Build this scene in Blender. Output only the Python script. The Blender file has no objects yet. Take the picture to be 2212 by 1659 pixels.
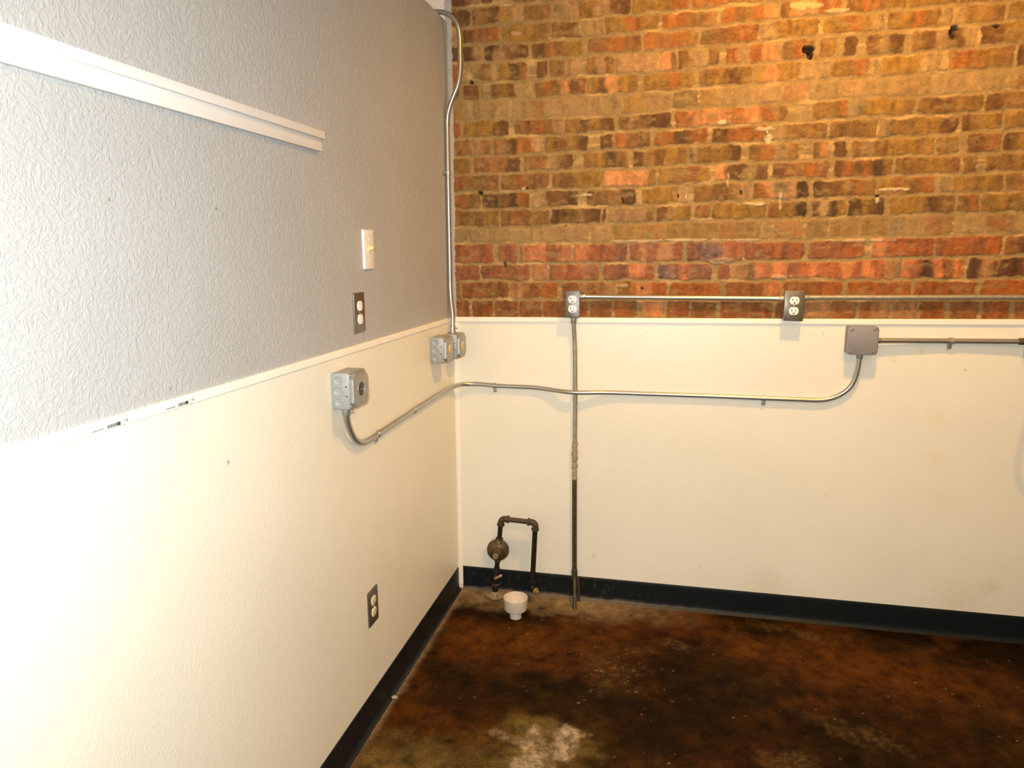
import bpy, bmesh, math, random
import numpy as np
from mathutils import Vector, Matrix

# ------------------------------------------------------------------ camera
scene = bpy.context.scene
COL = scene.collection
cam_data = bpy.data.cameras.new('camera')
cam_data.sensor_fit = 'HORIZONTAL'
cam_data.sensor_width = 36.0
cam_data.lens = 36.0 * 1551.2133 / 2212.0
cam_data.clip_start = 0.02
cam = bpy.data.objects.new('camera', cam_data)
COL.objects.link(cam)
CAM = Vector((0.8973, -2.8831, 1.4785))
RIGHT = Vector((0.9759, 0.2183, -0.0066)).normalized()
FWD = Vector((-0.2159, 0.9596, -0.1806)).normalized()
UP = RIGHT.cross(FWD).normalized()
RIGHT = FWD.cross(UP).normalized()
cam.matrix_world = Matrix(((RIGHT.x, UP.x, -FWD.x, CAM.x), (RIGHT.y, UP.y, -FWD.y, CAM.y),
                           (RIGHT.z, UP.z, -FWD.z, CAM.z), (0, 0, 0, 1)))
scene.camera = cam

# ------------------------------------------------------------------ world, lights, exposure
world = bpy.data.worlds.new('world')
scene.world = world
world.use_nodes = True
world.node_tree.nodes['Background'].inputs[0].default_value = (0.5, 0.45, 0.4, 1)
world.node_tree.nodes['Background'].inputs[1].default_value = 0.05

def lamp(name, kind, loc, energy, color, size=0.1, target=None, spot=None, blend=0.5):
    d = bpy.data.lights.new(name, kind)
    d.energy = energy
    d.color = color
    if kind == 'AREA':
        d.shape = 'DISK'; d.size = size
    else:
        d.shadow_soft_size = size
    if kind == 'SPOT':
        d.spot_size = math.radians(spot); d.spot_blend = blend
    o = bpy.data.objects.new(name, d)
    COL.objects.link(o)
    o.location = loc
    if target is not None:
        o.rotation_euler = (Vector(target) - Vector(loc)).to_track_quat('-Z', 'Y').to_euler()
    return o

WARM = (1.0, 0.57, 0.17)
# ceiling lamp that washes down the brick, and a second lamp further into the room
lamp('ceiling_lamp', 'SPOT', (1.38, -1.00, 2.98), 172, (1.0, 0.54, 0.13), 0.06, target=(1.42, -0.35, 1.6), spot=140, blend=1.0)
lamp('ceiling_lamp', 'POINT', (2.05, -2.95, 2.95), 58, WARM, 0.07)
# the camera's own flash
lamp('camera_flash', 'AREA', CAM + UP * 0.05 - RIGHT * 0.05 + FWD * 0.02, 53, (0.88, 0.95, 0.97), 0.03,
     target=CAM + FWD * 2 + UP * 0.05)

scene.view_settings.view_transform = 'Standard'
scene.view_settings.look = 'None'
scene.view_settings.gamma = 1.0
scene.view_settings.use_curve_mapping = False
scene.view_settings.exposure = 0.0

rng = np.random.default_rng(7)
random.seed(7)

# ------------------------------------------------------------------ numpy noise
def vnoise(x, y, seed):
    n = 256
    t = np.random.default_rng(seed).random((n, n))
    xi = np.floor(x).astype(int); yi = np.floor(y).astype(int)
    fx = x - xi; fy = y - yi
    fx = fx * fx * (3 - 2 * fx); fy = fy * fy * (3 - 2 * fy)
    x0 = xi % n; x1 = (xi + 1) % n; y0 = yi % n; y1 = (yi + 1) % n
    a = t[y0, x0] * (1 - fx) + t[y0, x1] * fx
    b = t[y1, x0] * (1 - fx) + t[y1, x1] * fx
    return a * (1 - fy) + b * fy

def fbm(x, y, seed, octs=4, gain=0.5):
    r = 0.0; amp = 1.0; tot = 0.0
    for i in range(octs):
        r = r + amp * vnoise(x * 2 ** i + 13.7 * i, y * 2 ** i + 7.1 * i, seed + i)
        tot += amp; amp *= gain
    return r / tot

def sstep(a, b, x):
    t = np.clip((x - a) / (b - a), 0, 1)
    return t * t * (3 - 2 * t)

def mix3(c0, c1, t):
    return c0 * (1 - t[..., None]) + c1 * t[..., None]

# ------------------------------------------------------------------ materials
def new_mat(name):
    m = bpy.data.materials.new(name)
    m.use_nodes = True
    nt = m.node_tree
    return m, nt, nt.nodes['Principled BSDF']

def node(nt, t, **kw):
    n = nt.nodes.new(t)
    for k, v in kw.items():
        setattr(n, k, v)
    return n

def noise_node(nt, scale, detail=3, rough=0.55, distort=0.0, stretch=None):
    tc = node(nt, 'ShaderNodeTexCoord')
    n = node(nt, 'ShaderNodeTexNoise')
    n.inputs['Scale'].default_value = scale
    n.inputs['Detail'].default_value = detail
    n.inputs['Roughness'].default_value = rough
    n.inputs['Distortion'].default_value = distort
    if stretch:
        mp = node(nt, 'ShaderNodeMapping')
        mp.inputs['Scale'].default_value = stretch
        nt.links.new(tc.outputs['Object'], mp.inputs[0])
        nt.links.new(mp.outputs[0], n.inputs['Vector'])
    else:
        nt.links.new(tc.outputs['Object'], n.inputs['Vector'])
    return n

def ramp(nt, src, stops):
    r = node(nt, 'ShaderNodeValToRGB')
    el = r.color_ramp.elements
    while len(el) < len(stops):
        el.new(0.5)
    for e, (p, c) in zip(el, stops):
        e.position = p
        e.color = (c[0], c[1], c[2], 1) if isinstance(c, tuple) else (c, c, c, 1)
    nt.links.new(src, r.inputs[0])
    return r

def bump(nt, bsdf, src, strength, dist, prev=None):
    b = node(nt, 'ShaderNodeBump')
    b.inputs['Strength'].default_value = strength
    b.inputs['Distance'].default_value = dist
    nt.links.new(src, b.inputs['Height'])
    if prev is not None:
        nt.links.new(prev.outputs[0], b.inputs['Normal'])
    nt.links.new(b.outputs[0], bsdf.inputs['Normal'])
    return b

def plain(name, col, rough=0.5, metal=0.0, var=0.12, scale=60, bmp=0.0, spec=0.5, stretch=None):
    m, nt, b = new_mat(name)
    n = noise_node(nt, scale, 4, 0.6, 0.0, stretch)
    lo = tuple(c * (1 - var) for c in col); hi = tuple(min(1, c * (1 + var)) for c in col)
    r = ramp(nt, n.outputs[0], [(0.3, lo), (0.7, hi)])
    nt.links.new(r.outputs[0], b.inputs['Base Color'])
    b.inputs['Roughness'].default_value = rough
    b.inputs['Metallic'].default_value = metal
    b.inputs['Specular IOR Level'].default_value = spec
    if bmp:
        bump(nt, b, n.outputs[0], bmp, 0.002)
    return m

def spots(nt, base, items):
    """small real marks on a surface: (centre, radius, colour, strength)"""
    geo = node(nt, 'ShaderNodeNewGeometry')
    wob = noise_node(nt, 90, 2)
    cur = base
    for c, rad, col, st in items:
        d = node(nt, 'ShaderNodeVectorMath', operation='DISTANCE')
        nt.links.new(geo.outputs['Position'], d.inputs[0])
        d.inputs[1].default_value = c
        ma = node(nt, 'ShaderNodeMath', operation='MULTIPLY_ADD')
        nt.links.new(wob.outputs[0], ma.inputs[0]); ma.inputs[1].default_value = -rad * 1.6
        nt.links.new(d.outputs['Value'], ma.inputs[2])
        mr = node(nt, 'ShaderNodeMapRange')
        mr.inputs['From Min'].default_value = -rad * 0.8
        mr.inputs['From Max'].default_value = rad * 0.2
        mr.inputs['To Min'].default_value = st; mr.inputs['To Max'].default_value = 0.0
        nt.links.new(ma.outputs[0], mr.inputs['Value'])
        mx = node(nt, 'ShaderNodeMix', data_type='RGBA')
        nt.links.new(mr.outputs[0], mx.inputs[0])
        nt.links.new(cur, mx.inputs[6])
        mx.inputs[7].default_value = (*col, 1)
        cur = mx.outputs[2]
    return cur

def attr_mat(name, rough, bscale, bstr, spec=0.5, fine=0.25, gloss_attr=False):
    m, nt, b = new_mat(name)
    a = node(nt, 'ShaderNodeVertexColor', layer_name='Col')
    n = noise_node(nt, bscale, 5, 0.65)
    r = ramp(nt, n.outputs[0], [(0.25, 1 - fine), (0.75, 1 + fine)])
    mx = node(nt, 'ShaderNodeMix', data_type='RGBA', blend_type='MULTIPLY')
    mx.inputs[0].default_value = 1.0
    nt.links.new(a.outputs[0], mx.inputs[6]); nt.links.new(r.outputs[0], mx.inputs[7])
    nt.links.new(mx.outputs[2], b.inputs['Base Color'])
    if gloss_attr:
        nt.links.new(a.outputs['Alpha'], b.inputs['Roughness'])
    else:
        b.inputs['Roughness'].default_value = rough
    b.inputs['Specular IOR Level'].default_value = spec
    bump(nt, b, n.outputs[0], bstr, 0.003)
    return m

def make_drywall():
    m, nt, b = new_mat('grey_textured_paint')
    v = noise_node(nt, 3, 3)
    r = ramp(nt, v.outputs[0], [(0.3, (0.385, 0.386, 0.376)), (0.7, (0.415, 0.416, 0.406))])
    col = spots(nt, r.outputs[0], [((0, -1.856, 1.566), 0.005, (0.25, 0.12, 0.06), 0.8),
                                   ((0, -1.574, 1.568), 0.005, (0.12, 0.12, 0.2), 0.8),
                                   ((0, -1.753, 1.235), 0.005, (0.25, 0.15, 0.08), 0.8),
                                   ((0, -1.973, 1.253), 0.004, (0.3, 0.25, 0.2), 0.8)])
    nt.links.new(col, b.inputs['Base Color'])
    b.inputs['Roughness'].default_value = 0.42
    b.inputs['Specular IOR Level'].default_value = 0.35
    # knock-down texture: flattened worm-like ridges
    n1 = noise_node(nt, 42, 2, 0.5, 1.5)
    r1 = ramp(nt, n1.outputs[0], [(0.40, 0.0), (0.49, 1.0), (0.53, 1.0), (0.62, 0.0)])
    n2 = noise_node(nt, 130, 3, 0.6, 0.4)
    b1 = bump(nt, b, r1.outputs[0], 0.26, 0.0030)
    bump(nt, b, n2.outputs[0], 0.26, 0.003, b1)
    return m

def make_frp(name, marks):
    m, nt, b = new_mat(name)
    v = noise_node(nt, 2.2, 4)
    r = ramp(nt, v.outputs[0], [(0.3, (0.765, 0.72, 0.595)), (0.7, (0.815, 0.768, 0.642))])
    col = spots(nt, r.outputs[0], marks)
    nt.links.new(col, b.inputs['Base Color'])
    b.inputs['Roughness'].default_value = 0.36
    n = noise_node(nt, 170, 2, 0.5)
    bump(nt, b, n.outputs[0], 0.30, 0.0025)
    return m

YEL = (0.75, 0.55, 0.2)
M = {}
M['drywall'] = make_drywall()
M['frp_left'] = make_frp('white_pebbled_panel', [((0, -1.606, 1.052), 0.0065, (0.16, 0.13, 0.07), 0.95),
                                           ((0, -2.043, 1.037), 0.004, (0.5, 0.35, 0.2), 0.8)])
M['frp_back'] = make_frp('white_pebbled_panel_stained', [
    ((1.943, 0, 1.044), 0.008, (0.5, 0.33, 0.12), 0.6), ((1.504, 0, 0.536), 0.014, YEL, 0.5),
    ((2.11, 0, 0.218), 0.05, (0.5, 0.40, 0.25), 0.3), ((1.70, 0, 1.08), 0.02, YEL, 0.45),
    ((1.792, 0, 1.111), 0.02, YEL, 0.5), ((1.45, 0, 1.172), 0.008, (0.6, 0.35, 0.12), 0.6),
    ((0.877, 0, 0.482), 0.005, (0.3, 0.22, 0.12), 0.7), ((1.036, 0, 0.193), 0.012, (0.55, 0.42, 0.25), 0.5),
    ((1.87, 0, 0.85), 0.05, YEL, 0.2), ((1.88, 0, 0.70), 0.06, YEL, 0.2), ((1.90, 0, 0.55), 0.05, YEL, 0.15),
    ((0.60, 0, 0.205), 0.012, (0.45, 0.34, 0.2), 0.5), ((1.30, 0, 0.13), 0.12, (0.6, 0.47, 0.3), 0.3),
    ((2.0, 0, 0.14), 0.12, (0.6, 0.47, 0.3), 0.3)])
M['white_paint'] = plain('white_gloss_paint', (0.82, 0.80, 0.76), 0.35, var=0.03, scale=8)
M['white_trim'] = plain('white_vinyl_trim', (0.86, 0.81, 0.69), 0.35, var=0.03, scale=8)
M['ceiling'] = plain('ceiling_paint', (0.62, 0.58, 0.52), 0.9, var=0.04, scale=3)
M['room'] = plain('room_paint', (0.42, 0.39, 0.35), 0.8, var=0.04, scale=3)
M['brick'] = attr_mat('old_brick', 0.75, 260, 0.45, 0.30, 0.32, True)
M['floor'] = attr_mat('stained_concrete', 0.55, 160, 0.35, 0.045, 0.55, True)
M['black_vinyl'] = plain('black_vinyl', (0.007, 0.009, 0.010), 0.42, var=0.4, scale=40, spec=0.25)
M['base_back'] = attr_mat('black_vinyl_dusty', 0.45, 120, 0.05, 0.22, 0.3)
M['zinc'] = plain('galvanised_steel', (0.40, 0.39, 0.365), 0.45, 0.75, var=0.12, scale=90)
M['zinc_pale'] = plain('pale_galvanised_steel', (0.345, 0.360, 0.340), 0.5, 0.25, var=0.08, scale=120)
M['emt'] = plain('conduit_steel', (0.46, 0.44, 0.39), 0.34, 0.85, var=0.10, scale=120)
M['emt_dull'] = plain('dull_conduit_steel', (0.36, 0.32, 0.25), 0.5, 0.6, var=0.18, scale=70)
M['emt_dark'] = plain('grimy_conduit', (0.065, 0.050, 0.022), 0.6, 0.3, var=0.4, scale=60)
M['grime'] = plain('crusted_conduit', (0.33, 0.26, 0.15), 0.85, 0.0, var=0.55, scale=160, bmp=1.0)
M['grey_box'] = plain('weathered_grey_steel', (0.27, 0.25, 0.24), 0.6, 0.3, var=0.10, scale=180)
M['steel_plate'] = plain('brushed_steel_plate', (0.19, 0.155, 0.115), 0.36, 0.7, var=0.10, scale=30, stretch=(1, 1, 14))
M['dark_plate'] = plain('aged_steel_plate', (0.155, 0.14, 0.12), 0.42, 0.6, var=0.10, scale=60)
M['white_plastic'] = plain('white_plastic', (0.82, 0.80, 0.75), 0.3, var=0.02)
M['ivory'] = plain('ivory_plastic', (0.78, 0.66, 0.44), 0.35, var=0.04)
M['yellowed'] = plain('yellowed_plastic', (0.72, 0.55, 0.20), 0.4, var=0.06)
M['almond'] = plain('almond_plastic', (0.80, 0.60, 0.22), 0.35, var=0.03)
M['slot'] = plain('slot_black', (0.012, 0.01, 0.009), 0.6)
M['black_plastic'] = plain('black_receptacle', (0.02, 0.016, 0.012), 0.35)
M['screw'] = plain('screw_steel', (0.68, 0.66, 0.62), 0.25, 1.0, var=0.05)
M['iron'] = plain('black_iron_pipe', (0.016, 0.0095, 0.005), 0.5, 0.25, var=0.4, scale=60)
M['iron_rusty'] = plain('rusty_iron_fitting', (0.062, 0.041, 0.019), 0.62, 0.2, var=0.45, scale=90, bmp=0.5)
M['regulator'] = plain('regulator_casting', (0.105, 0.073, 0.034), 0.48, 0.45, var=0.35, scale=90, bmp=0.4)
M['dusty_iron'] = plain('dusty_iron', (0.24, 0.18, 0.10), 0.8, 0.1, var=0.4, scale=80, bmp=0.6)
M['brass'] = plain('old_brass', (0.40, 0.29, 0.12), 0.5, 0.6, var=0.3, scale=120)
M['pvc'] = plain('white_pvc', (0.66, 0.55, 0.43), 0.45, var=0.06, scale=60)
M['chip'] = plain('mortar_chip_tan', (0.36, 0.29, 0.20), 0.9, var=0.2, scale=120)
M['rust'] = plain('rust', (0.045, 0.023, 0.010), 0.9, 0.0, var=0.4, scale=90)
M['ink'] = plain('grey_print', (0.06, 0.05, 0.055), 0.6)
M['ink_light'] = plain('faint_print', (0.17, 0.16, 0.16), 0.6)
M['cord'] = plain('green_grey_cord', (0.05, 0.065, 0.045), 0.5)

# ------------------------------------------------------------------ object helpers
def tag(o, label=None, cat=None, group=None, kind=None):
    if label: o['label'] = label
    if cat: o['category'] = cat
    if group: o['group'] = group
    if kind: o['kind'] = kind
    return o

ROT_LEFT = Matrix(((0, 0, 1), (1, 0, 0), (0, 1, 0)))     # local x,y,z = along the wall, up, out of the wall
ROT_BACK = Matrix(((1, 0, 0), (0, 0, -1), (0, 1, 0)))

def thing(name, loc, label, cat, group=None, rot=None):
    o = bpy.data.objects.new(name, None)
    o.empty_display_size = 0.05
    COL.objects.link(o)
    m = (rot.to_4x4() if rot else Matrix.Identity(4))
    m.translation = Vector(loc)
    o.matrix_world = m
    return tag(o, label, cat, group)

class MB:
    """collects solids into one mesh"""
    def __init__(self):
        self.bm = bmesh.new()
    def _join(self, tmp, mat=None):
        if mat is not None:
            bmesh.ops.transform(tmp, matrix=mat, verts=tmp.verts)
        me = bpy.data.meshes.new('tmp')
        tmp.to_mesh(me); tmp.free()
        self.bm.from_mesh(me)
        bpy.data.meshes.remove(me)
        return self
    def box(self, a, b, bev=0.0, seg=2, mat=None):
        t = bmesh.new()
        bmesh.ops.create_cube(t, size=1.0)
        c = [(a[i] + b[i]) / 2 for i in range(3)]; s = [abs(b[i] - a[i]) for i in range(3)]
        for v in t.verts:
            v.co = Vector((v.co.x * s[0] + c[0], v.co.y * s[1] + c[1], v.co.z * s[2] + c[2]))
        if bev:
            bmesh.ops.bevel(t, geom=list(t.edges), offset=bev, segments=seg, affect='EDGES', profile=0.5)
        return self._join(t, mat)
    def prism(self, pts, z0, z1, bev=0.0, mat=None):
        t = bmesh.new()
        lo = [t.verts.new((p[0], p[1], z0)) for p in pts]
        hi = [t.verts.new((p[0], p[1], z1)) for p in pts]
        n = len(pts)
        t.faces.new(lo[::-1]); top = t.faces.new(hi)
        for i in range(n):
            t.faces.new((lo[i], lo[(i + 1) % n], hi[(i + 1) % n], hi[i]))
        bmesh.ops.recalc_face_normals(t, faces=t.faces)
        if bev:
            bmesh.ops.bevel(t, geom=list(top.edges), offset=bev, segments=2, affect='EDGES', profile=0.5)
        return self._join(t, mat)
    def lathe(self, prof, seg=32, mat=None, cap=True):
        """prof: (radius, height) pairs, turned about local z"""
        t = bmesh.new()
        rings = []
        for r, h in prof:
            if r < 1e-6:
                rings.append([t.verts.new((0, 0, h))])
            else:
                rings.append([t.verts.new((r * math.cos(2 * math.pi * k / seg), r * math.sin(2 * math.pi * k / seg), h)) for k in range(seg)])
        for a, b in zip(rings, rings[1:]):
            for k in range(seg):
                q = [a[k % len(a)], a[(k + 1) % len(a)], b[(k + 1) % len(b)], b[k % len(b)]]
                u = []
                for v in q:
                    if v not in u: u.append(v)
                if len(u) >= 3:
                    t.faces.new(u)
        if cap:
            for rg in (rings[0], rings[-1]):
                if len(rg) > 2:
                    t.faces.new(rg)
        bmesh.ops.recalc_face_normals(t, faces=t.faces)
        return self._join(t, mat)
    def tube(self, pts, r, seg=16, cap=True):
        """pts: list of points; r: radius or list of radii"""
        P = [Vector(p) for p in pts]
        R = r if isinstance(r, (list, tuple, np.ndarray)) else [r] * len(P)
        t = bmesh.new()
        T = []
        for i in range(len(P)):
            a = P[max(i - 1, 0)]; b = P[min(i + 1, len(P) - 1)]
            T.append((b - a).normalized())
        ref = Vector((0, 0, 1)) if abs(T[0].z) < 0.9 else Vector((1, 0, 0))
        n = (ref - T[0] * ref.dot(T[0])).normalized()
        rings = []
        for p, d, rr in zip(P, T, R):
            n = (n - d * n.dot(d)).normalized()
            bq = d.cross(n)
            rings.append([t.verts.new(p + (n * math.cos(2 * math.pi * k / seg) + bq * math.sin(2 * math.pi * k / seg)) * rr) for k in range(seg)])
        for a, b in zip(rings, rings[1:]):
            for k in range(seg):
                t.faces.new((a[k], a[(k + 1) % seg], b[(k + 1) % seg], b[k]))
        if cap:
            t.faces.new(rings[0][::-1]); t.faces.new(rings[-1])
        bmesh.ops.recalc_face_normals(t, faces=t.faces)
        return self._join(t)
    def build(self, name, mat, parent=None, off=None, kind=None, label=None, smooth=True, angle=35):
        me = bpy.data.meshes.new(name)
        if off is not None:
            bmesh.ops.translate(self.bm, verts=self.bm.verts, vec=-Vector(off))
        self.bm.to_mesh(me); self.bm.free()
        if smooth:
            me.polygons.foreach_set('use_smooth', [True] * len(me.polygons))
            me.set_sharp_from_angle(angle=math.radians(angle))
        me.materials.append(mat)
        o = bpy.data.objects.new(name, me)
        COL.objects.link(o)
        if parent is not None: o.parent = parent
        if kind: o['kind'] = kind
        if label: o['label'] = label
        return o

def copy_tree(o, parent=None):
    c = o.copy()
    COL.objects.link(c)
    if parent is not None: c.parent = parent
    for ch in list(o.children):
        copy_tree(ch, c)
    return c

def spline(pts, step=0.012):
    """Catmull-Rom through the points, resampled"""
    P = [Vector(p) for p in pts]
    P = [P[0] * 2 - P[1]] + P + [P[-1] * 2 - P[-2]]
    out = []
    for i in range(1, len(P) - 2):
        p0, p1, p2, p3 = P[i - 1], P[i], P[i + 1], P[i + 2]
        n = max(2, int((p2 - p1).length / step))
        # centripetal parameters
        t01 = max((p1 - p0).length ** 0.5, 1e-4); t12 = max((p2 - p1).length ** 0.5, 1e-4); t23 = max((p3 - p2).length ** 0.5, 1e-4)
        m1 = (p2 - p1 + ((p1 - p0) / t01 - (p2 - p0) / (t01 + t12)) * t12)
        m2 = (p2 - p1 + ((p3 - p2) / t23 - (p3 - p1) / (t12 + t23)) * t12)
        for k in range(n):
            s = k / n
            out.append((2 * s**3 - 3 * s**2 + 1) * p1 + (s**3 - 2 * s**2 + s) * m1 + (-2 * s**3 + 3 * s**2) * p2 + (s**3 - s**2) * m2)
    out.append(P[-2])
    return out

def frame_at(d, up=Vector((0, 0, 1))):
    """rotation whose local z points along d"""
    return Vector(d).normalized().to_track_quat('Z', 'Y').to_matrix().to_4x4()

def axis_mat(p, d):
    m = frame_at(d); m.translation = Vector(p); return m

def grid_mesh(name, P, cols, mat, extra=None, kind='structure', flip=False):
    """P: (ny,nx,3) vertices, cols: (ny,nx,4)"""
    ny, nx = P.shape[:2]
    idx = np.arange(ny * nx).reshape(ny, nx)
    q = np.stack([idx[:-1, :-1], idx[:-1, 1:], idx[1:, 1:], idx[1:, :-1]], -1).reshape(-1, 4)
    if flip: q = q[:, ::-1]
    V = P.reshape(-1, 3); C = cols.reshape(-1, 4)
    if extra is not None:
        ev, ef, ec = extra
        q = np.concatenate([q, np.array(ef) + len(V)]); V = np.concatenate([V, np.array(ev)])
        C = np.concatenate([C, np.tile(np.array(ec), (len(ev), 1))])
    me = bpy.data.meshes.new(name)
    me.vertices.add(len(V)); me.vertices.foreach_set('co', V.astype(np.float32).ravel())
    me.loops.add(q.size); me.loops.foreach_set('vertex_index', q.astype(np.int32).ravel())
    me.polygons.add(len(q))
    me.polygons.foreach_set('loop_start', np.arange(0, q.size, 4, dtype=np.int32))
    me.update(calc_edges=True)
    me.polygons.foreach_set('use_smooth', [True] * len(q))
    a = me.color_attributes.new('Col', 'FLOAT_COLOR', 'POINT')
    a.data.foreach_set('color', C.astype(np.float32).ravel())
    me.materials.append(mat)
    me.validate()
    o = bpy.data.objects.new(name, me)
    COL.objects.link(o)
    if kind: o['kind'] = kind
    return o

def box_vf(a, b, faces='all'):
    x0, y0, z0 = a; x1, y1, z1 = b
    v = [(x0, y0, z0), (x1, y0, z0), (x1, y1, z0), (x0, y1, z0), (x0, y0, z1), (x1, y0, z1), (x1, y1, z1), (x0, y1, z1)]
    f = [(0, 3, 2, 1), (4, 5, 6, 7), (0, 1, 5, 4), (1, 2, 6, 5), (2, 3, 7, 6), (3, 0, 4, 7)]
    return v, f

# ------------------------------------------------------------------ brick wall (back)
# bed joints: heights of the joint centre lines, sampled every 0.1 m from x = -0.05
BEDS = [[2.481,2.480,2.478,2.476,2.473,2.471,2.469,2.467,2.465,2.466,2.467,2.469,2.470,2.471,2.473,2.475,2.477,2.479,2.481,2.484,2.486,2.488,2.490,2.491],
[2.411,2.410,2.409,2.407,2.406,2.404,2.403,2.401,2.400,2.401,2.403,2.405,2.407,2.408,2.410,2.413,2.415,2.418,2.421,2.424,2.427,2.429,2.432,2.434],
[2.337,2.337,2.338,2.338,2.339,2.338,2.338,2.338,2.338,2.338,2.339,2.344,2.346,2.349,2.351,2.353,2.354,2.356,2.357,2.359,2.361,2.362,2.364,2.366],
[2.276,2.276,2.272,2.269,2.267,2.269,2.271,2.273,2.275,2.274,2.274,2.279,2.285,2.285,2.286,2.286,2.286,2.289,2.290,2.291,2.292,2.293,2.294,2.295],
[2.208,2.208,2.206,2.203,2.203,2.206,2.208,2.208,2.208,2.209,2.211,2.212,2.213,2.216,2.220,2.220,2.219,2.220,2.222,2.224,2.227,2.230,2.232,2.234],
[2.131,2.131,2.130,2.129,2.129,2.133,2.136,2.133,2.132,2.135,2.138,2.139,2.140,2.142,2.144,2.143,2.141,2.143,2.147,2.151,2.155,2.159,2.162,2.165],
[2.064,2.064,2.064,2.064,2.064,2.064,2.063,2.063,2.063,2.065,2.067,2.069,2.071,2.073,2.075,2.075,2.074,2.075,2.076,2.078,2.080,2.083,2.084,2.086],
[1.995,1.995,1.994,1.993,1.992,1.990,1.988,1.989,1.991,1.995,1.999,2.000,2.001,2.003,2.007,2.007,2.007,2.006,2.005,2.007,2.011,2.015,2.016,2.018],
[1.925,1.925,1.926,1.927,1.927,1.925,1.924,1.925,1.926,1.927,1.928,1.931,1.934,1.937,1.938,1.939,1.939,1.938,1.938,1.939,1.941,1.943,1.944,1.945],
[1.856,1.856,1.857,1.857,1.857,1.858,1.858,1.860,1.861,1.865,1.868,1.868,1.868,1.870,1.871,1.871,1.870,1.870,1.871,1.872,1.876,1.879,1.881,1.883],
[1.787,1.787,1.787,1.787,1.788,1.789,1.790,1.790,1.790,1.794,1.797,1.798,1.799,1.800,1.801,1.802,1.802,1.802,1.803,1.804,1.806,1.808,1.810,1.811],
[1.715,1.715,1.716,1.716,1.717,1.718,1.719,1.719,1.719,1.724,1.730,1.732,1.733,1.733,1.732,1.732,1.734,1.735,1.736,1.737,1.740,1.742,1.744,1.746],
[1.649,1.649,1.649,1.648,1.648,1.649,1.650,1.650,1.650,1.653,1.656,1.659,1.661,1.662,1.663,1.664,1.666,1.668,1.671,1.673,1.674,1.676,1.678,1.680],
[1.580,1.580,1.580,1.580,1.580,1.583,1.585,1.585,1.586,1.589,1.592,1.593,1.593,1.594,1.596,1.597,1.598,1.599,1.601,1.603,1.604,1.605,1.606,1.608],
[1.517,1.517,1.516,1.515,1.514,1.513,1.513,1.515,1.517,1.518,1.519,1.519,1.519,1.519,1.518,1.519,1.522,1.525,1.527,1.528,1.528,1.528,1.529,1.529],
[1.431,1.431,1.432,1.432,1.433,1.434,1.434,1.435,1.436,1.436,1.436,1.435,1.436,1.438,1.440,1.441,1.444,1.446,1.448,1.449,1.450,1.452,1.453,1.454],
[1.362,1.362,1.362,1.362,1.362,1.362,1.363,1.363,1.363,1.364,1.364,1.365,1.367,1.368,1.369,1.369,1.369,1.369,1.369,1.371,1.374,1.377,1.379,1.380],
[1.286,1.286,1.287,1.287,1.288,1.288,1.289,1.290,1.291,1.291,1.292,1.293,1.294,1.294,1.295,1.296,1.297,1.297,1.298,1.299,1.299,1.300,1.301,1.301],
[1.206,1.207,1.208,1.209,1.210,1.211,1.212,1.213,1.214,1.215,1.216,1.216,1.217,1.218,1.219,1.220,1.221,1.222,1.223,1.224,1.225,1.226,1.227,1.228]]
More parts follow.
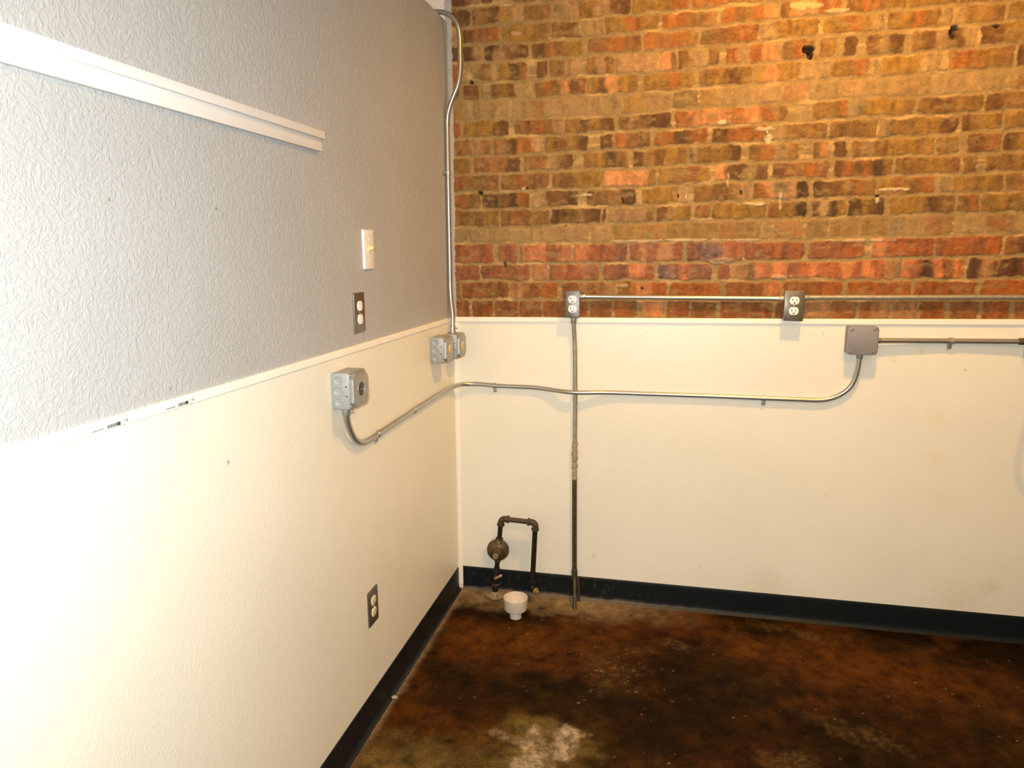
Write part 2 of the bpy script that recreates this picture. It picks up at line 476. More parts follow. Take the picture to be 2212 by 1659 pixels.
BRICKS = [[[18, 101, 3, 1], [105, 134, 6], [138, 185, 3], [261, 354, 2], [361, 562, 2, 5, 2]],
[[18, 91, 3], [100, 300, 1, 3, 5, 6], [306, 412, 2, 1], [417, 515, 7, 6], [516, 709, 5, 6, 3], [714, 918, 5, 5, 0], [930, 1171, 0, 5], [1176, 1384, 5, 0]],
[[62, 206, 3, 1, 0], [220, 407, 5, 5, 2], [410, 612, 2, 3, 7, 6], [616, 811, 5, 0, 5], [824, 1018, 0, 0, 2, 0], [1030, 1227, 0, 2, 0, 8], [1232, 1430, 2, 8, 8, 7, 0, 0], [1450, 1642, 2, 0, 2, 5], [1649, 1800, 5, 2], [1804, 1992, 2, 5]],
[[8, 53, 3], [62, 135, 3, 6], [146, 321, 3, 6, 1, 3], [336, 530, 3, 1, 2, 5], [551, 749, 1, 0, 1], [758, 750, 0, 0], [759, 952, 0, 1, 0, 2], [964, 1159, 2, 1, 0, 0], [1171, 1363, 7, 5, 5, 5], [1380, 1577, 5, 5, 0, 5, 7], [1588, 1787, 2, 5, 0, 2, 7], [1795, 1945, 7, 2, 5, 2], [1952, 2026, 2, 5]],
[[10, 40, 0], [93, 316, 7, 2, 7, 5, 3, 1], [352, 395, 3], [404, 524, 2, 6], [545, 652, 2, 6, 2], [656, 819, 6, 6, 6, 6], [825, 878, 8, 2], [885, 1029, 2, 7, 7, 2], [1054, 1235, 0, 6, 0, 8], [1247, 1352, 2, 0, 5], [1373, 1422, 2], [1452, 1494, 3], [1525, 1642, 2, 7, 3], [1669, 1864, 2, 3, 6, 3, 7], [1880, 2034, 3, 2, 5]],
[[12, 39, 3], [58, 122, 3], [137, 335, 7, 2, 5, 3, 7, 7], [348, 546, 2, 0, 2, 8, 3, 0], [553, 743, 5, 3, 8, 5, 2], [753, 743, 5, 3], [763, 944, 5, 5, 0, 5], [963, 1148, 2, 5, 3, 5], [1160, 1357, 5, 8, 5, 5, 7], [1378, 1565, 7, 5, 2, 0, 7], [1576, 1792, 5, 5, 5, 7, 7], [1796, 1982, 0, 0, 5, 2], [1997, 2055, 3, 2]],
[[14, 86, 5, 7], [98, 192, 7], [195, 288, 7], [291, 382, 7, 0], [386, 582, 6, 6, 6], [589, 683, 7, 7], [686, 772, 5, 5], [775, 863, 6], [871, 961, 4, 4, 3], [969, 1154, 5, 7, 7], [1163, 1255, 6], [1258, 1339, 8], [1345, 1444, 7, 7], [1450, 1537, 6], [1543, 1579, 7], [1582, 1741, 7, 6, 6, 7], [1742, 1937, 7, 6, 6, 7], [1946, 2063, 7, 0]],
[[13, 43, 0], [59, 243, 5, 5, 3], [265, 462, 2, 1, 0, 2, 6], [466, 656, 2, 3, 5, 3], [674, 869, 2, 6, 2, 3, 3, 3], [882, 1080, 0, 8, 8, 8], [1083, 1275, 0, 8, 0, 2], [1365, 1482, 2, 2, 2, 0], [1488, 1694, 9, 5, 5, 5, 2], [1705, 1907, 2, 3, 2, 2], [1917, 2071, 3, 2, 2]],
[[9, 168, 5, 1, 6, 1], [183, 379, 1, 3, 0, 6], [390, 555, 5, 1, 5, 3], [601, 649, 3], [661, 793, 0, 2, 3], [810, 1001, 0, 3, 0], [1017, 1212, 3, 0, 0, 0], [1225, 1416, 7, 5, 2, 2, 2], [1425, 1581, 2, 2, 2], [1586, 1840, 7, 2, 2, 5, 5, 3], [1850, 1973, 3, 2, 5, 2], [1980, 2078, 5, 2]],
[[10, 83, 5, 2], [98, 287, 1, 1, 3], [305, 499, 2, 1, 7, 3], [542, 711, 2, 5, 4, 2], [729, 927, 3, 2, 3, 5, 2], [934, 1122, 7, 2, 5, 5, 3], [1148, 1321, 2, 0, 7, 2], [1374, 1424, 2, 8], [1443, 1483, 3], [1501, 1568, 2, 7], [1571, 1770, 2, 5, 5, 5], [1779, 1846, 2], [1874, 1977, 3, 1], [1987, 2071, 3, 5]],
[[12, 200, 0, 2, 2, 1], [211, 405, 5, 0, 2, 1], [416, 607, 2, 2, 5, 5], [618, 817, 8, 8, 8, 8, 2], [827, 1017, 5, 2, 1, 5], [1033, 1223, 8, 3, 3, 7, 3], [1236, 1429, 3, 1, 1, 0, 1], [1447, 1640, 3, 0, 3, 0, 4, 2], [1650, 1855, 2, 2, 5, 5, 1], [1866, 1910, 2], [1938, 2079, 2, 2, 5]],
[[10, 123, 0, 2], [130, 324, 3, 2, 3, 0], [342, 518, 7, 3, 3, 4], [549, 739, 3, 2, 2, 4], [764, 939, 5, 5, 5, 7], [959, 1155, 2, 2, 3, 2, 6], [1171, 1364, 0, 8, 9, 6, 4], [1380, 1591, 4, 3, 2, 0, 2], [1596, 1782, 5, 1, 2, 0], [1802, 1999, 9, 5, 2, 5, 2], [2007, 2114, 2, 7]],
[[9, 199, 0, 5, 2, 5, 5], [206, 403, 2, 0, 1, 5, 2], [414, 609, 3, 2, 2, 3], [613, 631, 3], [645, 811, 6, 6, 6, 6, 2], [823, 952, 3, 5, 2], [965, 1019, 2, 1], [1029, 1218, 5, 5, 5, 5], [1227, 1362, 0, 5, 2, 4], [1381, 1498, 3, 7, 4, 5], [1505, 1625, 4, 4, 5, 3, 4], [1644, 1850, 5, 5, 5, 3, 2], [1859, 1928, 2, 0], [1934, 2108, 5, 5, 2, 2]],
[[7, 70, 7], [74, 236, 7], [240, 364, 7], [368, 461, 6], [465, 560, 6], [571, 653, 6], [660, 854, 5, 5, 5, 0], [860, 1056, 5, 5, 5], [1059, 1248, 0, 2, 7], [1254, 1354, 0], [1367, 1443, 2], [1449, 1546, 2], [1555, 1644, 5, 5], [1647, 1756, 9, 7], [1762, 1854, 1], [1860, 1953, 7], [1956, 2102, 0, 7]],
[[4, 174, 0, 0, 1, 0], [197, 278, 1], [289, 495, 8, 8, 0, 8], [506, 712, 8, 0, 0, 1], [723, 923, 1, 6, 1, 6, 6, 0], [942, 1146, 1, 10, 6, 0], [1149, 1362, 1, 0, 0, 1, 0], [1378, 1571, 1, 1, 0], [1595, 1799, 8, 0, 0, 0], [1802, 2016, 1, 0, 1, 0], [2024, 2138, 2, 4]],
[[4, 115, 1, 1], [122, 327, 1, 0, 5, 0], [340, 398, 6], [406, 605, 1, 0, 0, 1], [622, 817, 0, 2, 1, 8, 8, 0], [835, 1035, 10, 2, 8, 2, 1], [1059, 1106, 1], [1106, 1177, 7], [1157, 1256, 9, 8, 8], [1256, 1308, 8], [1308, 1642, 1, 0, 8, 0, 0, 8, 0, 8, 0], [1641, 1700, 7], [1700, 1904, 8, 0, 4, 8, 2, 8], [1915, 2147, 4, 7, 4, 4, 1]],
[[8, 31, 2], [42, 239, 1, 2], [244, 440, 6, 1, 0], [462, 672, 1, 6, 1, 6], [683, 872, 2, 8, 0], [882, 1069, 0, 0, 0], [1089, 1291, 1, 1, 8], [1298, 1504, 1, 1, 0], [1522, 1736, 0, 0, 1, 0], [1747, 1946, 0, 0, 0], [1965, 2178, 0, 0]],
[[9, 70, 1], [81, 171, 1, 0], [177, 277, 1], [283, 376, 1], [381, 473, 1], [484, 564, 0], [574, 658, 1], [669, 757, 0, 2], [777, 859, 8], [874, 957, 0], [964, 1058, 1], [1073, 1181, 0, 1], [1181, 1263, 0], [1277, 1362, 1], [1376, 1468, 6], [1473, 1559, 1], [1573, 1672, 1, 6], [1676, 1768, 6], [1773, 1855, 0], [1873, 1962, 1], [1975, 2063, 0], [2080, 2146, 1]]]

# brick rows: [left mm, right mm, colour numbers along the brick]; colours: 0 orange red, 1 dull red, 2 brown, 3 dark brown,
# 4 nearly black, 5 ochre, 6 pinkish, 7 tan, 8 salmon, 9 grey brown, 10 glossy dark purple
PALETTE = np.array([(0.225, 0.080, 0.018), (0.185, 0.078, 0.025), (0.168, 0.083, 0.022), (0.105, 0.047, 0.014),
                    (0.068, 0.033, 0.011), (0.200, 0.102, 0.020), (0.265, 0.145, 0.062), (0.25, 0.152, 0.060),
                    (0.370, 0.158, 0.058), (0.18, 0.122, 0.058), (0.125, 0.066, 0.048)]) * np.array((1.16, 1.15, 1.05))
RED_ROW_GAIN = {14: (1.02, 0.80, 0.66), 15: (1.04, 0.78, 0.62), 16: (1.0, 0.82, 0.68), 17: (0.98, 0.82, 0.72)}
MORTAR = np.array((0.278, 0.172, 0.062))
SMEAR_ROWS = {6: 0.55, 13: 0.60}

def make_brick_wall():
    xs = np.concatenate([np.arange(-0.10, 2.36, 0.003)])
    zs = np.arange(1.16, 2.50, 0.003)
    X, Z = np.meshgrid(xs, zs)
    wx = X + 0.009 * (fbm(X * 22, Z * 22, 11, 3) - 0.5) + 0.008 * (fbm(X * 75, Z * 75, 21, 3) - 0.5)
    wz = Z + 0.012 * (fbm(X * 14, Z * 16, 31, 3) - 0.5) + 0.007 * (fbm(X * 70, Z * 75, 41, 3) - 0.5)
    bx = -0.05 + 0.1 * np.arange(len(BEDS[0]))
    beds = np.array([np.interp(xs, bx, r) for r in BEDS])          # (19, nx)
    sd = np.full(X.shape, -0.01)                                   # signed distance inside a brick
    col = np.tile(MORTAR, X.shape + (1,)).astype(float)
    gloss = np.full(X.shape, 0.8)
    tint_r = np.random.default_rng(3)
    bond = np.zeros(X.shape)
    for i, row in enumerate(BRICKS):
        top = beds[i][None, :]; bot = beds[i + 1][None, :]
        inrow = (wz <= top) & (wz > bot)
        bricks = [(b[0] / 1000, b[1] / 1000, b[2:]) for b in row]
        xe = bricks[-1][1] + 0.012
        while xe < 2.4:
            ln = 0.195 if i % 7 != 6 else 0.092
            bricks.append((xe, xe + ln, list(tint_r.choice([0, 1, 2, 3, 5, 5], 3)))); xe += ln + 0.012
        th = 0.0058
        sm = SMEAR_ROWS.get(i, 0.0)
        for (a, b, codes) in bricks:
            hw = (b - a) / 2; cx = (a + b) / 2
            m = inrow & (wx > a - 0.012) & (wx < b + 0.012)
            if not m.any(): continue
            x = wx[m]; z = wz[m]
            tp = np.broadcast_to(top, X.shape)[m]; bt = np.broadcast_to(bot, X.shape)[m]
            hh = (tp - bt) / 2 - th - 0.0012 * tint_r.random(); cz = (tp + bt) / 2
            rr = 0.006 + 0.007 * tint_r.random()
            dx = np.abs(x - cx) - (hw - rr); dz = np.abs(z - cz) - (hh - rr)
            d = np.sqrt(np.maximum(dx, 0) ** 2 + np.maximum(dz, 0) ** 2) + np.minimum(np.maximum(dx, dz), 0) - rr
            d = -d
            old = sd[m]
            take = d > old
            # colour runs along the brick in vertical bands
            n = len(codes)
            pal = PALETTE[np.array(codes)]
            f = (x - a) / (b - a) * n - 0.5 + 0.7 * (vnoise(x * 60, z * 30, 50 + i) - 0.5)
            f = np.clip(f, 0, n - 1 - 1e-6) if n > 1 else np.zeros_like(x)
            k = f.astype(int); t = sstep(0.2, 0.8, f - k)
            k1 = np.minimum(k + 1, n - 1)
            c = pal[k] * (1 - t[:, None]) + pal[k1] * t[:, None]
            rgh = np.full(x.shape, 0.78)
            if 10 in codes:
                rgh[:] = 0.42
                rgh[(np.array(codes) == 10)[k]] = 0.22
            elif i in (14, 15):
                rgh[:] = 0.5
            band = vnoise(x * 75 + 9 * i, z * 7, 60 + i)
            blot = fbm(x * 45, z * 45, 70 + i, 4)
            grit = fbm(x * 150, z * 150, 80 + i, 2)
            c = c * (0.62 + 0.45 * band + 0.75 * (blot - 0.5) + 0.45 * (grit - 0.5) + 0.3 * tint_r.random())[:, None]
            if i in RED_ROW_GAIN: c = c * np.array(RED_ROW_GAIN[i])
            # pale mortar film dragged over the face
            film = sstep(0.56, 0.78, fbm(x * 30 + 5, z * 55, 90 + i, 4)) * 0.55
            film = np.clip(film + sm * (0.55 + 0.9 * (fbm(x * 20, z * 30, 95, 3) - 0.4)), 0, 0.85)
            c = c * (1 - film[:, None]) + MORTAR * 1.04 * film[:, None]
            # darker rim under the arris
            cc = col[m]; gg = gloss[m]
            cc[take] = c[take]; gg[take] = rgh[take]
            col[m] = cc; gloss[m] = gg
            o2 = old.copy(); o2[take] = d[take]; sd[m] = o2
            bb = bond[m]; bb[take] = 1 - 0.75 * sm; bond[m] = bb
    edge = 0.0085 * (fbm(X * 55, Z * 70, 131, 4) - 0.53)
    mask = sstep(-0.0025, 0.0030, sd + edge)
    mort = MORTAR * (0.55 + 0.60 * fbm(X * 25, Z * 40, 141, 5) + 0.30 * fbm(X * 130, Z * 130, 145, 2))[..., None]
    pale = sstep(0.60, 0.74, fbm(X * 9, Z * 60, 151, 4))[..., None]
    mort = mort * (1 + 0.55 * pale)
    color = mix3(mort, col, mask)
    h = 0.0032 * sstep(-0.005, 0.005, sd + edge) * np.clip(bond, 0.25, 1) + 0.0045 * (fbm(X * 40, Z * 55, 161, 4) - 0.5) \
        + 0.006 * (fbm(X * 7, Z * 9, 171, 3) - 0.5)
    # holes knocked into the joints and bricks: x, z, half-width, half-height
    for (hx, hz, rx, rz, dp) in HOLES:
        dd = ((X - hx + 0.25 * (Z - hz)) / rx) ** 2 + ((Z - hz) / rz) ** 2 + 1.1 * (fbm(X * 110, Z * 110, 181, 2) - 0.5)
        k = 1 - sstep(0.6, 1.2, dd)
        h = h - dp * k
        color = mix3(color, np.array((0.02, 0.013, 0.01)), 0.9 * k)
    for (px, pz, rx, rz, c) in DABS:            # splashes of pale mortar and salmon chips
        dd = ((X - px) / rx) ** 2 + ((Z - pz) / rz) ** 2 + 3.2 * (fbm(X * 55, Z * 90, 191, 4) - 0.5)
        k = 1 - sstep(0.6, 1.3, dd)
        color = mix3(color, np.array(c) * 0.85, 0.6 * k)
        h = h + 0.003 * k
    # grey paint strip lapped on to the brick beside the partition, white plaster beyond it
    lap = 0.0105 + 0.0058 * (Z - 1.2) + 0.010 * (fbm(X * 0 + 3, Z * 38, 201, 3) - 0.5)
    k = 1 - sstep(-0.0012, 0.0012, X - lap)
    color = mix3(color, np.array((0.40, 0.385, 0.355)), k)
    h = h * (1 - k) + 0.006 * k
    k = 1 - sstep(-0.001, 0.001, X + 0.0103)
    color = mix3(color, np.array((0.72, 0.66, 0.56)), k)
    gloss = np.where(X < lap, 0.6, gloss)
    P = np.stack([X, 0.004 - h, Z], -1)
    cols = np.concatenate([color, gloss[..., None]], -1)
    v, f = box_vf((-0.9, 0.05, 0.0), (3.6, 0.20, 3.1))
    return grid_mesh('wall_back', P, cols, M['brick'], (v, f, (0.30, 0.17, 0.08, 0.8)))

# ------------------------------------------------------------------ floor
def make_floor():
    xs = np.concatenate([np.arange(-0.9, -0.02, 0.1), np.arange(-0.02, 2.45, 0.005), np.arange(2.45, 3.61, 0.1)])
    ys = np.concatenate([np.arange(-4.3, -2.0, 0.1), np.arange(-2.0, 0.021, 0.005)])
    X, Y = np.meshgrid(xs, ys)
    n1 = fbm(X * 3.2, Y * 3.2, 301, 5); n2 = fbm(X * 7, Y * 7, 311, 5); n3 = fbm(X * 18, Y * 18, 321, 5); n4 = fbm(X * 70, Y * 70, 331, 3)
    dark = np.array((0.0155, 0.0074, 0.0016)); brown = np.array((0.056, 0.024, 0.0036)); rust = np.array((0.088, 0.028, 0.0036))
    tan = np.array((0.38, 0.26, 0.13)); pale = np.array((0.50, 0.37, 0.23)); olive = np.array((0.12, 0.078, 0.020))
    c = np.tile(dark, X.shape + (1,))
    c = mix3(c, brown, np.clip(sstep(0.36, 0.66, n2 * 0.6 + n1 * 0.4), 0, 1))
    c = mix3(c, rust, 0.85 * sstep(0.50, 0.66, fbm(X * 4 + 3, Y * 4, 341, 4)))
    def blob(x, y, rx, ry, rot=0.0, rough=1.0, soft=0.5, seed=351):
        ca, sa = math.cos(rot), math.sin(rot)
        u = (X - x) * ca + (Y - y) * sa; v = -(X - x) * sa + (Y - y) * ca
        d = np.sqrt((u / rx) ** 2 + (v / ry) ** 2) + rough * (fbm(X * 16, Y * 16, seed, 4) - 0.5)
        return 1 - sstep(1 - soft, 1 + soft, d)
    # reddish worn zones
    for (x, y, rx, ry, a) in ((0.30, -0.40, 0.22, 0.16, 0.8), (1.25, -0.27, 0.18, 0.10, 0.9), (1.6, -0.34, 0.25, 0.10, 0.7), (0.62, -0.32, 0.2, 0.15, 0.5), (1.95, -0.35, 0.2, 0.14, 0.5)):
        c = mix3(c, rust * 1.25, a * blob(x, y, rx, ry, 0, 1.2, 0.6))
    # dark zones
    for (x, y, rx, ry, a) in ((0.95, -0.45, 0.25, 0.2, 0.7), (1.05, -0.75, 0.4, 0.25, 0.75), (0.2, -0.22, 0.16, 0.06, 0.8), (1.7, -0.7, 0.3, 0.25, 0.6), (0.28, -0.72, 0.22, 0.18, 0.55)):
        c = mix3(c, dark * 0.9, a * blob(x, y, rx, ry, 0, 1.4, 0.6, 361))
    # dusty band along the back wall and in the corner
    back = (1 - sstep(0.04, 0.21, -Y + 0.16 * (n3 - 0.5) + 0.05 * (n4 - 0.5))) * (1 - sstep(0.55, 1.15, X)) 
    c = mix3(c, tan, 0.85 * back)
    left = (1 - sstep(0.012, 0.05, X + 0.03 * (n3 - 0.5)))
    c = mix3(c, tan * 0.9, 0.8 * left)
    c = mix3(c, np.array((0.19, 0.105, 0.030)), 0.85 * blob(0.10, -1.17, 0.28, 0.12, 0, 1.0, 0.6))
    c = mix3(c, olive * 0.8, 0.75 * blob(0.33, -1.07, 0.30, 0.09, 0, 1.4, 0.7))
    c = mix3(c, olive * 1.2, 0.9 * blob(0.49, -0.885, 0.085, 0.055, 0.3, 1.3, 0.6))
    c = mix3(c, olive * 1.3, 0.8 * blob(0.57, -0.98, 0.12, 0.12, 0, 1.3, 0.5, 376))
    # pale bare patch
    rag = 0.35 + 0.65 * sstep(0.34, 0.58, fbm(X * 60, Y * 60, 377, 4))
    c = mix3(c, pale, 0.92 * rag * blob(0.585, -0.965, 0.066, 0.072, -0.4, 2.6, 0.38, 371))
    c = mix3(c, pale, 0.55 * rag * blob(0.44, -0.945, 0.05, 0.018, -0.3, 2.4, 0.5, 372))
    c = mix3(c, pale * 0.9, 0.8 * rag * blob(0.55, -1.035, 0.085, 0.04, 0, 2.6, 0.35, 373))
    # lighter scuffs
    for (x, y, rx, ry, ro, a) in ((1.49, -0.70, 0.13, 0.045, -0.35, 0.6), (1.26, -0.875, 0.08, 0.04, 0.2, 0.7), (1.40, -0.10, 0.13, 0.03, -0.3, 0.55),
                               (0.95, -0.29, 0.045, 0.03, -0.3, 0.9), (0.83, -0.36, 0.06, 0.03, 0.2, 0.6), (0.72, -0.52, 0.10, 0.10, 0, 0.45), (1.85, -0.13, 0.06, 0.02, -0.3, 0.4)):
        sp = sstep(0.45, 0.62, fbm(X * 75, Y * 75, 381, 3))
        c = mix3(c, np.array((0.13, 0.075, 0.025)), a * blob(x, y, rx, ry, ro, 1.3, 0.6, 391) * (0.3 + 0.7 * sp))
    n5 = fbm(X * 30, Y * 30, 335, 5, 0.65)
    c = c * np.clip(0.05 + 0.55 * n3 + 0.35 * n4 + 0.9 * (n5 - 0.28), 0.12, None)[..., None]
    # specks of grit
    sp = np.random.default_rng(5)
    gl = 0.62 + 0.2 * n2
    for _ in range(330):
        x = sp.uniform(0.02, 2.3); y = sp.uniform(-1.2, -0.02); r = abs(sp.normal(0, 0.0014)) + 0.0009
        if sp.random() < 0.25: x, y = 0.72 + sp.normal(0, 0.09), -0.53 + sp.normal(0, 0.09)
        i0 = np.searchsorted(ys, y - 2 * r); i1 = np.searchsorted(ys, y + 2 * r) + 1
        j0 = np.searchsorted(xs, x - 2 * r); j1 = np.searchsorted(xs, x + 2 * r) + 1
        d = np.hypot(X[i0:i1, j0:j1] - x, Y[i0:i1, j0:j1] - y)
        k = 0.8 * (1 - sstep(0.5 * r, 1.6 * r, d))
        c[i0:i1, j0:j1] = mix3(c[i0:i1, j0:j1], np.array((0.20, 0.135, 0.06)) * sp.uniform(0.3, 1.4), k)
    P = np.stack([X, Y, 0.0012 * (n3 - 0.5) + 0.0 * X], -1)
    cols = np.concatenate([c, gl[..., None]], -1)
    v, f = box_vf((-0.9, -4.3, -0.15), (3.6, 0.2, -0.004))
    return grid_mesh('floor', P, cols, M['floor'], (v, f, (0.05, 0.03, 0.015, 0.6)))

HOLES = [(1.333, 2.179, 0.021, 0.013, 0.03), (1.340, 2.160, 0.011, 0.014, 0.03), (1.80, 2.217, 0.013, 0.009, 0.02), (1.792, 2.200, 0.008, 0.017, 0.02),
         (1.925, 2.215, 0.009, 0.006, 0.02), (0.122, 1.715, 0.010, 0.006, 0.02), (0.126, 1.708, 0.003, 0.008, 0.02), (0.315, 1.727, 0.004, 0.004, 0.015),
         (0.092, 2.136, 0.008, 0.007, 0.02), (0.222, 1.430, 0.004, 0.010, 0.02), (0.692, 1.672, 0.003, 0.010, 0.015), (0.90, 1.685, 0.003, 0.009, 0.015),
         (1.13, 1.69, 0.003, 0.008, 0.012), (1.60, 1.668, 0.007, 0.004, 0.012), (0.47, 1.580, 0.004, 0.003, 0.01), (0.775, 1.335, 0.006, 0.003, 0.01)]
DABS = [(1.215, 1.880, 0.012, 0.016, (0.80, 0.62, 0.36)), (0.545, 1.695, 0.03, 0.006, (0.80, 0.62, 0.36)), (1.18, 1.650, 0.055, 0.006, (0.80, 0.62, 0.36)),
        (1.05, 1.942, 0.014, 0.010, (0.85, 0.66, 0.38)), (0.70, 1.346, 0.022, 0.008, (0.62, 0.36, 0.20)), (1.66, 1.690, 0.055, 0.005, (0.80, 0.62, 0.38)),
        (0.27, 2.30, 0.018, 0.010, (0.55, 0.33, 0.18)), (0.75, 1.518, 0.10, 0.004, (0.62, 0.46, 0.26)), (0.95, 1.520, 0.10, 0.005, (0.66, 0.50, 0.28)),
        (1.32, 2.327, 0.05, 0.014, (0.75, 0.50, 0.22)), (1.06, 1.440, 0.05, 0.010, (0.42, 0.28, 0.15)), (1.15, 1.518, 0.09, 0.004, (0.62, 0.46, 0.26)),
        (1.55, 1.512, 0.10, 0.006, (0.58, 0.42, 0.24)), (1.2, 1.915, 0.03, 0.007, (0.75, 0.55, 0.3)), (1.42, 2.30, 0.04, 0.007, (0.7, 0.5, 0.25)),
        (0.93, 1.68, 0.004, 0.012, (0.8, 0.6, 0.35)), (1.27, 1.66, 0.006, 0.03, (0.72, 0.55, 0.32)), (1.08, 1.735, 0.006, 0.03, (0.6, 0.45, 0.25)),
        (0.30, 1.725, 0.010, 0.008, (0.75, 0.58, 0.36)), (1.6, 1.656, 0.008, 0.012, (0.8, 0.62, 0.4)), (1.29, 1.38, 0.03, 0.007, (0.6, 0.40, 0.22))]

wall_back = make_brick_wall()
floor = make_floor()

# ------------------------------------------------------------------ room shell
def struct(name, mb, mat, parent=None, smooth=False, **kw):
    return mb.build(name, mat, parent, kind=None if parent else 'structure', smooth=smooth, **kw)

# partition on the left, its top just below the pipe
wall_left = struct('wall_left', MB().box((-0.12, -4.3, 0.0), (0.0, 0.0, 2.36)), M['drywall'])
struct('wall_right', MB().box((3.6, -4.3, 0.0), (3.75, 0.2, 3.1)), M['room'])
struct('wall_front', MB().box((-0.9, -4.45, 0.0), (3.75, -4.3, 3.1)), M['room'])
struct('wall_side', MB().box((-1.05, -4.45, 0.0), (-0.9, 0.2, 3.1)), M['white_paint'])
struct('ceiling', MB().box((-1.05, -4.45, 3.1), (3.75, 0.2, 3.2)), M['ceiling'])
# pebbled white wainscot panels
struct('wainscot_panel', MB().box((0.0, -4.3, 0.0), (0.0025, -0.0005, 1.204)), M['frp_left'], wall_left)
struct('wainscot_panel', MB().box((0.003, -0.003, 0.0), (3.6, 0.012, 1.212)), M['frp_back'], wall_back)

def sweep(mb, prof, a, b):
    """profile (out, up) swept between two points given as functions of profile"""
    return mb

# cap trim on the left panel: small J profile
t1 = MB()
prof = [(0.0, 0.0), (0.0050, 0.0), (0.0062, 0.002), (0.0062, 0.015), (0.0048, 0.0185), (0.0, 0.0195)]
def extrude_y(mb, prof, y0, y1, z0, z1):
    t = bmesh.new()
    A = [t.verts.new((p[0], y0, z0 + p[1])) for p in prof]; Bv = [t.verts.new((p[0], y1, z1 + p[1])) for p in prof]
    n = len(prof)
    t.faces.new(A[::-1]); t.faces.new(Bv)
    for i in range(n): t.faces.new((A[i], A[(i + 1) % n], Bv[(i + 1) % n], Bv[i]))
    bmesh.ops.recalc_face_normals(t, faces=t.faces)
    return mb._join(t)
def extrude_x(mb, prof, pts):
    """profile (out, up) along x through (x, z) points on the back wall"""
    t = bmesh.new()
    rings = [[t.verts.new((x, -p[0], z + p[1])) for p in prof] for x, z in pts]
    n = len(prof)
    t.faces.new(rings[0]); t.faces.new(rings[-1][::-1])
    for A, Bv in zip(rings, rings[1:]):
        for i in range(n): t.faces.new((A[i], A[(i + 1) % n], Bv[(i + 1) % n], Bv[i]))
    bmesh.ops.recalc_face_normals(t, faces=t.faces)
    return mb._join(t)
extrude_y(t1, prof, -4.3, -0.02, 1.1975, 1.1965)
trim_1 = struct('trim_1', t1, M['white_trim'])
# printed bar codes left on the trim
def barcode(y0, y1, seed):
    r = random.Random(seed); w = (y1 - y0)
    mb = MB(); x0, x1 = 0.0050, 0.0067
    # light bars on the left, a solid dark block on the right
    y = y0
    while y < y0 + 0.72 * w:
        bw = r.choice((0.0006, 0.0010, 0.0014))
        mb.box((x0, y, 1.2003), (x1, y + bw, 1.2062)); y += bw + r.choice((0.0006, 0.0009))
    return mb
def mark_set(y, seed):
    barcode(y, y + 0.030, seed).build('barcode', M['ink_light'], trim_1, smooth=False)
    MB().box((0.0050, y + 0.0215, 1.2003), (0.00675, y + 0.0285, 1.2064)).build('barcode', M['ink'], trim_1, smooth=False)
    tx = MB(); r = random.Random(seed + 9)
    yy = y - 0.032
    while yy < y - 0.008:
        w = r.uniform(0.001, 0.0022); tx.box((0.0050, yy, 1.2015), (0.0067, yy + w, 1.2015 + r.uniform(0.0012, 0.0022))); yy += w + 0.0007
    tx.build('printed_text', M['ink_light'], trim_1, smooth=False)
    cm = MB()
    cm.box((0.0050, y + 0.037, 1.2058), (0.0067, y + 0.045, 1.2068)).box((0.0050, y + 0.0435, 1.2028), (0.0067, y + 0.045, 1.2068)).box((0.0050, y + 0.038, 1.2035), (0.0067, y + 0.0445, 1.2043))
    cm.box((0.0050, y + 0.034, 1.1992), (0.0067, y + 0.038, 1.2000))
    cm.build('printed_text', M['ink_light'], trim_1, smooth=False)
mark_set(-1.9195, 1)
mark_set(-1.7465, 2)

t2 = MB()
prof_b = [(0.0, 0.0), (0.0075, 0.0), (0.0095, 0.002), (0.0095, 0.0185), (0.0075, 0.0205), (0.0, 0.0215)]
extrude_x(t2, prof_b, [(0.010, 1.1930), (0.40, 1.1965), (0.98, 1.2002), (1.30, 1.2025), (2.11, 1.2115), (3.6, 1.220)])
struct('trim_2', t2, M['white_trim'])
# corner bead
t3 = MB().prism([(-0.0, 0.0), (0.0065, -0.0), (0.0065, -0.0), (0.0195, 0.0), (0.0195, -0.004), (0.0065, -0.0075), (0.004, -0.016), (0.0, -0.018)], 0.018, 1.193)
struct('trim_3', MB().box((0.0005, -0.014, 0.018), (0.0055, 0.0, 1.194), 0.0015).box((0.0005, -0.0075, 0.018), (0.0215, 0.0, 1.194), 0.002), M['white_trim'])
t3.bm.free()

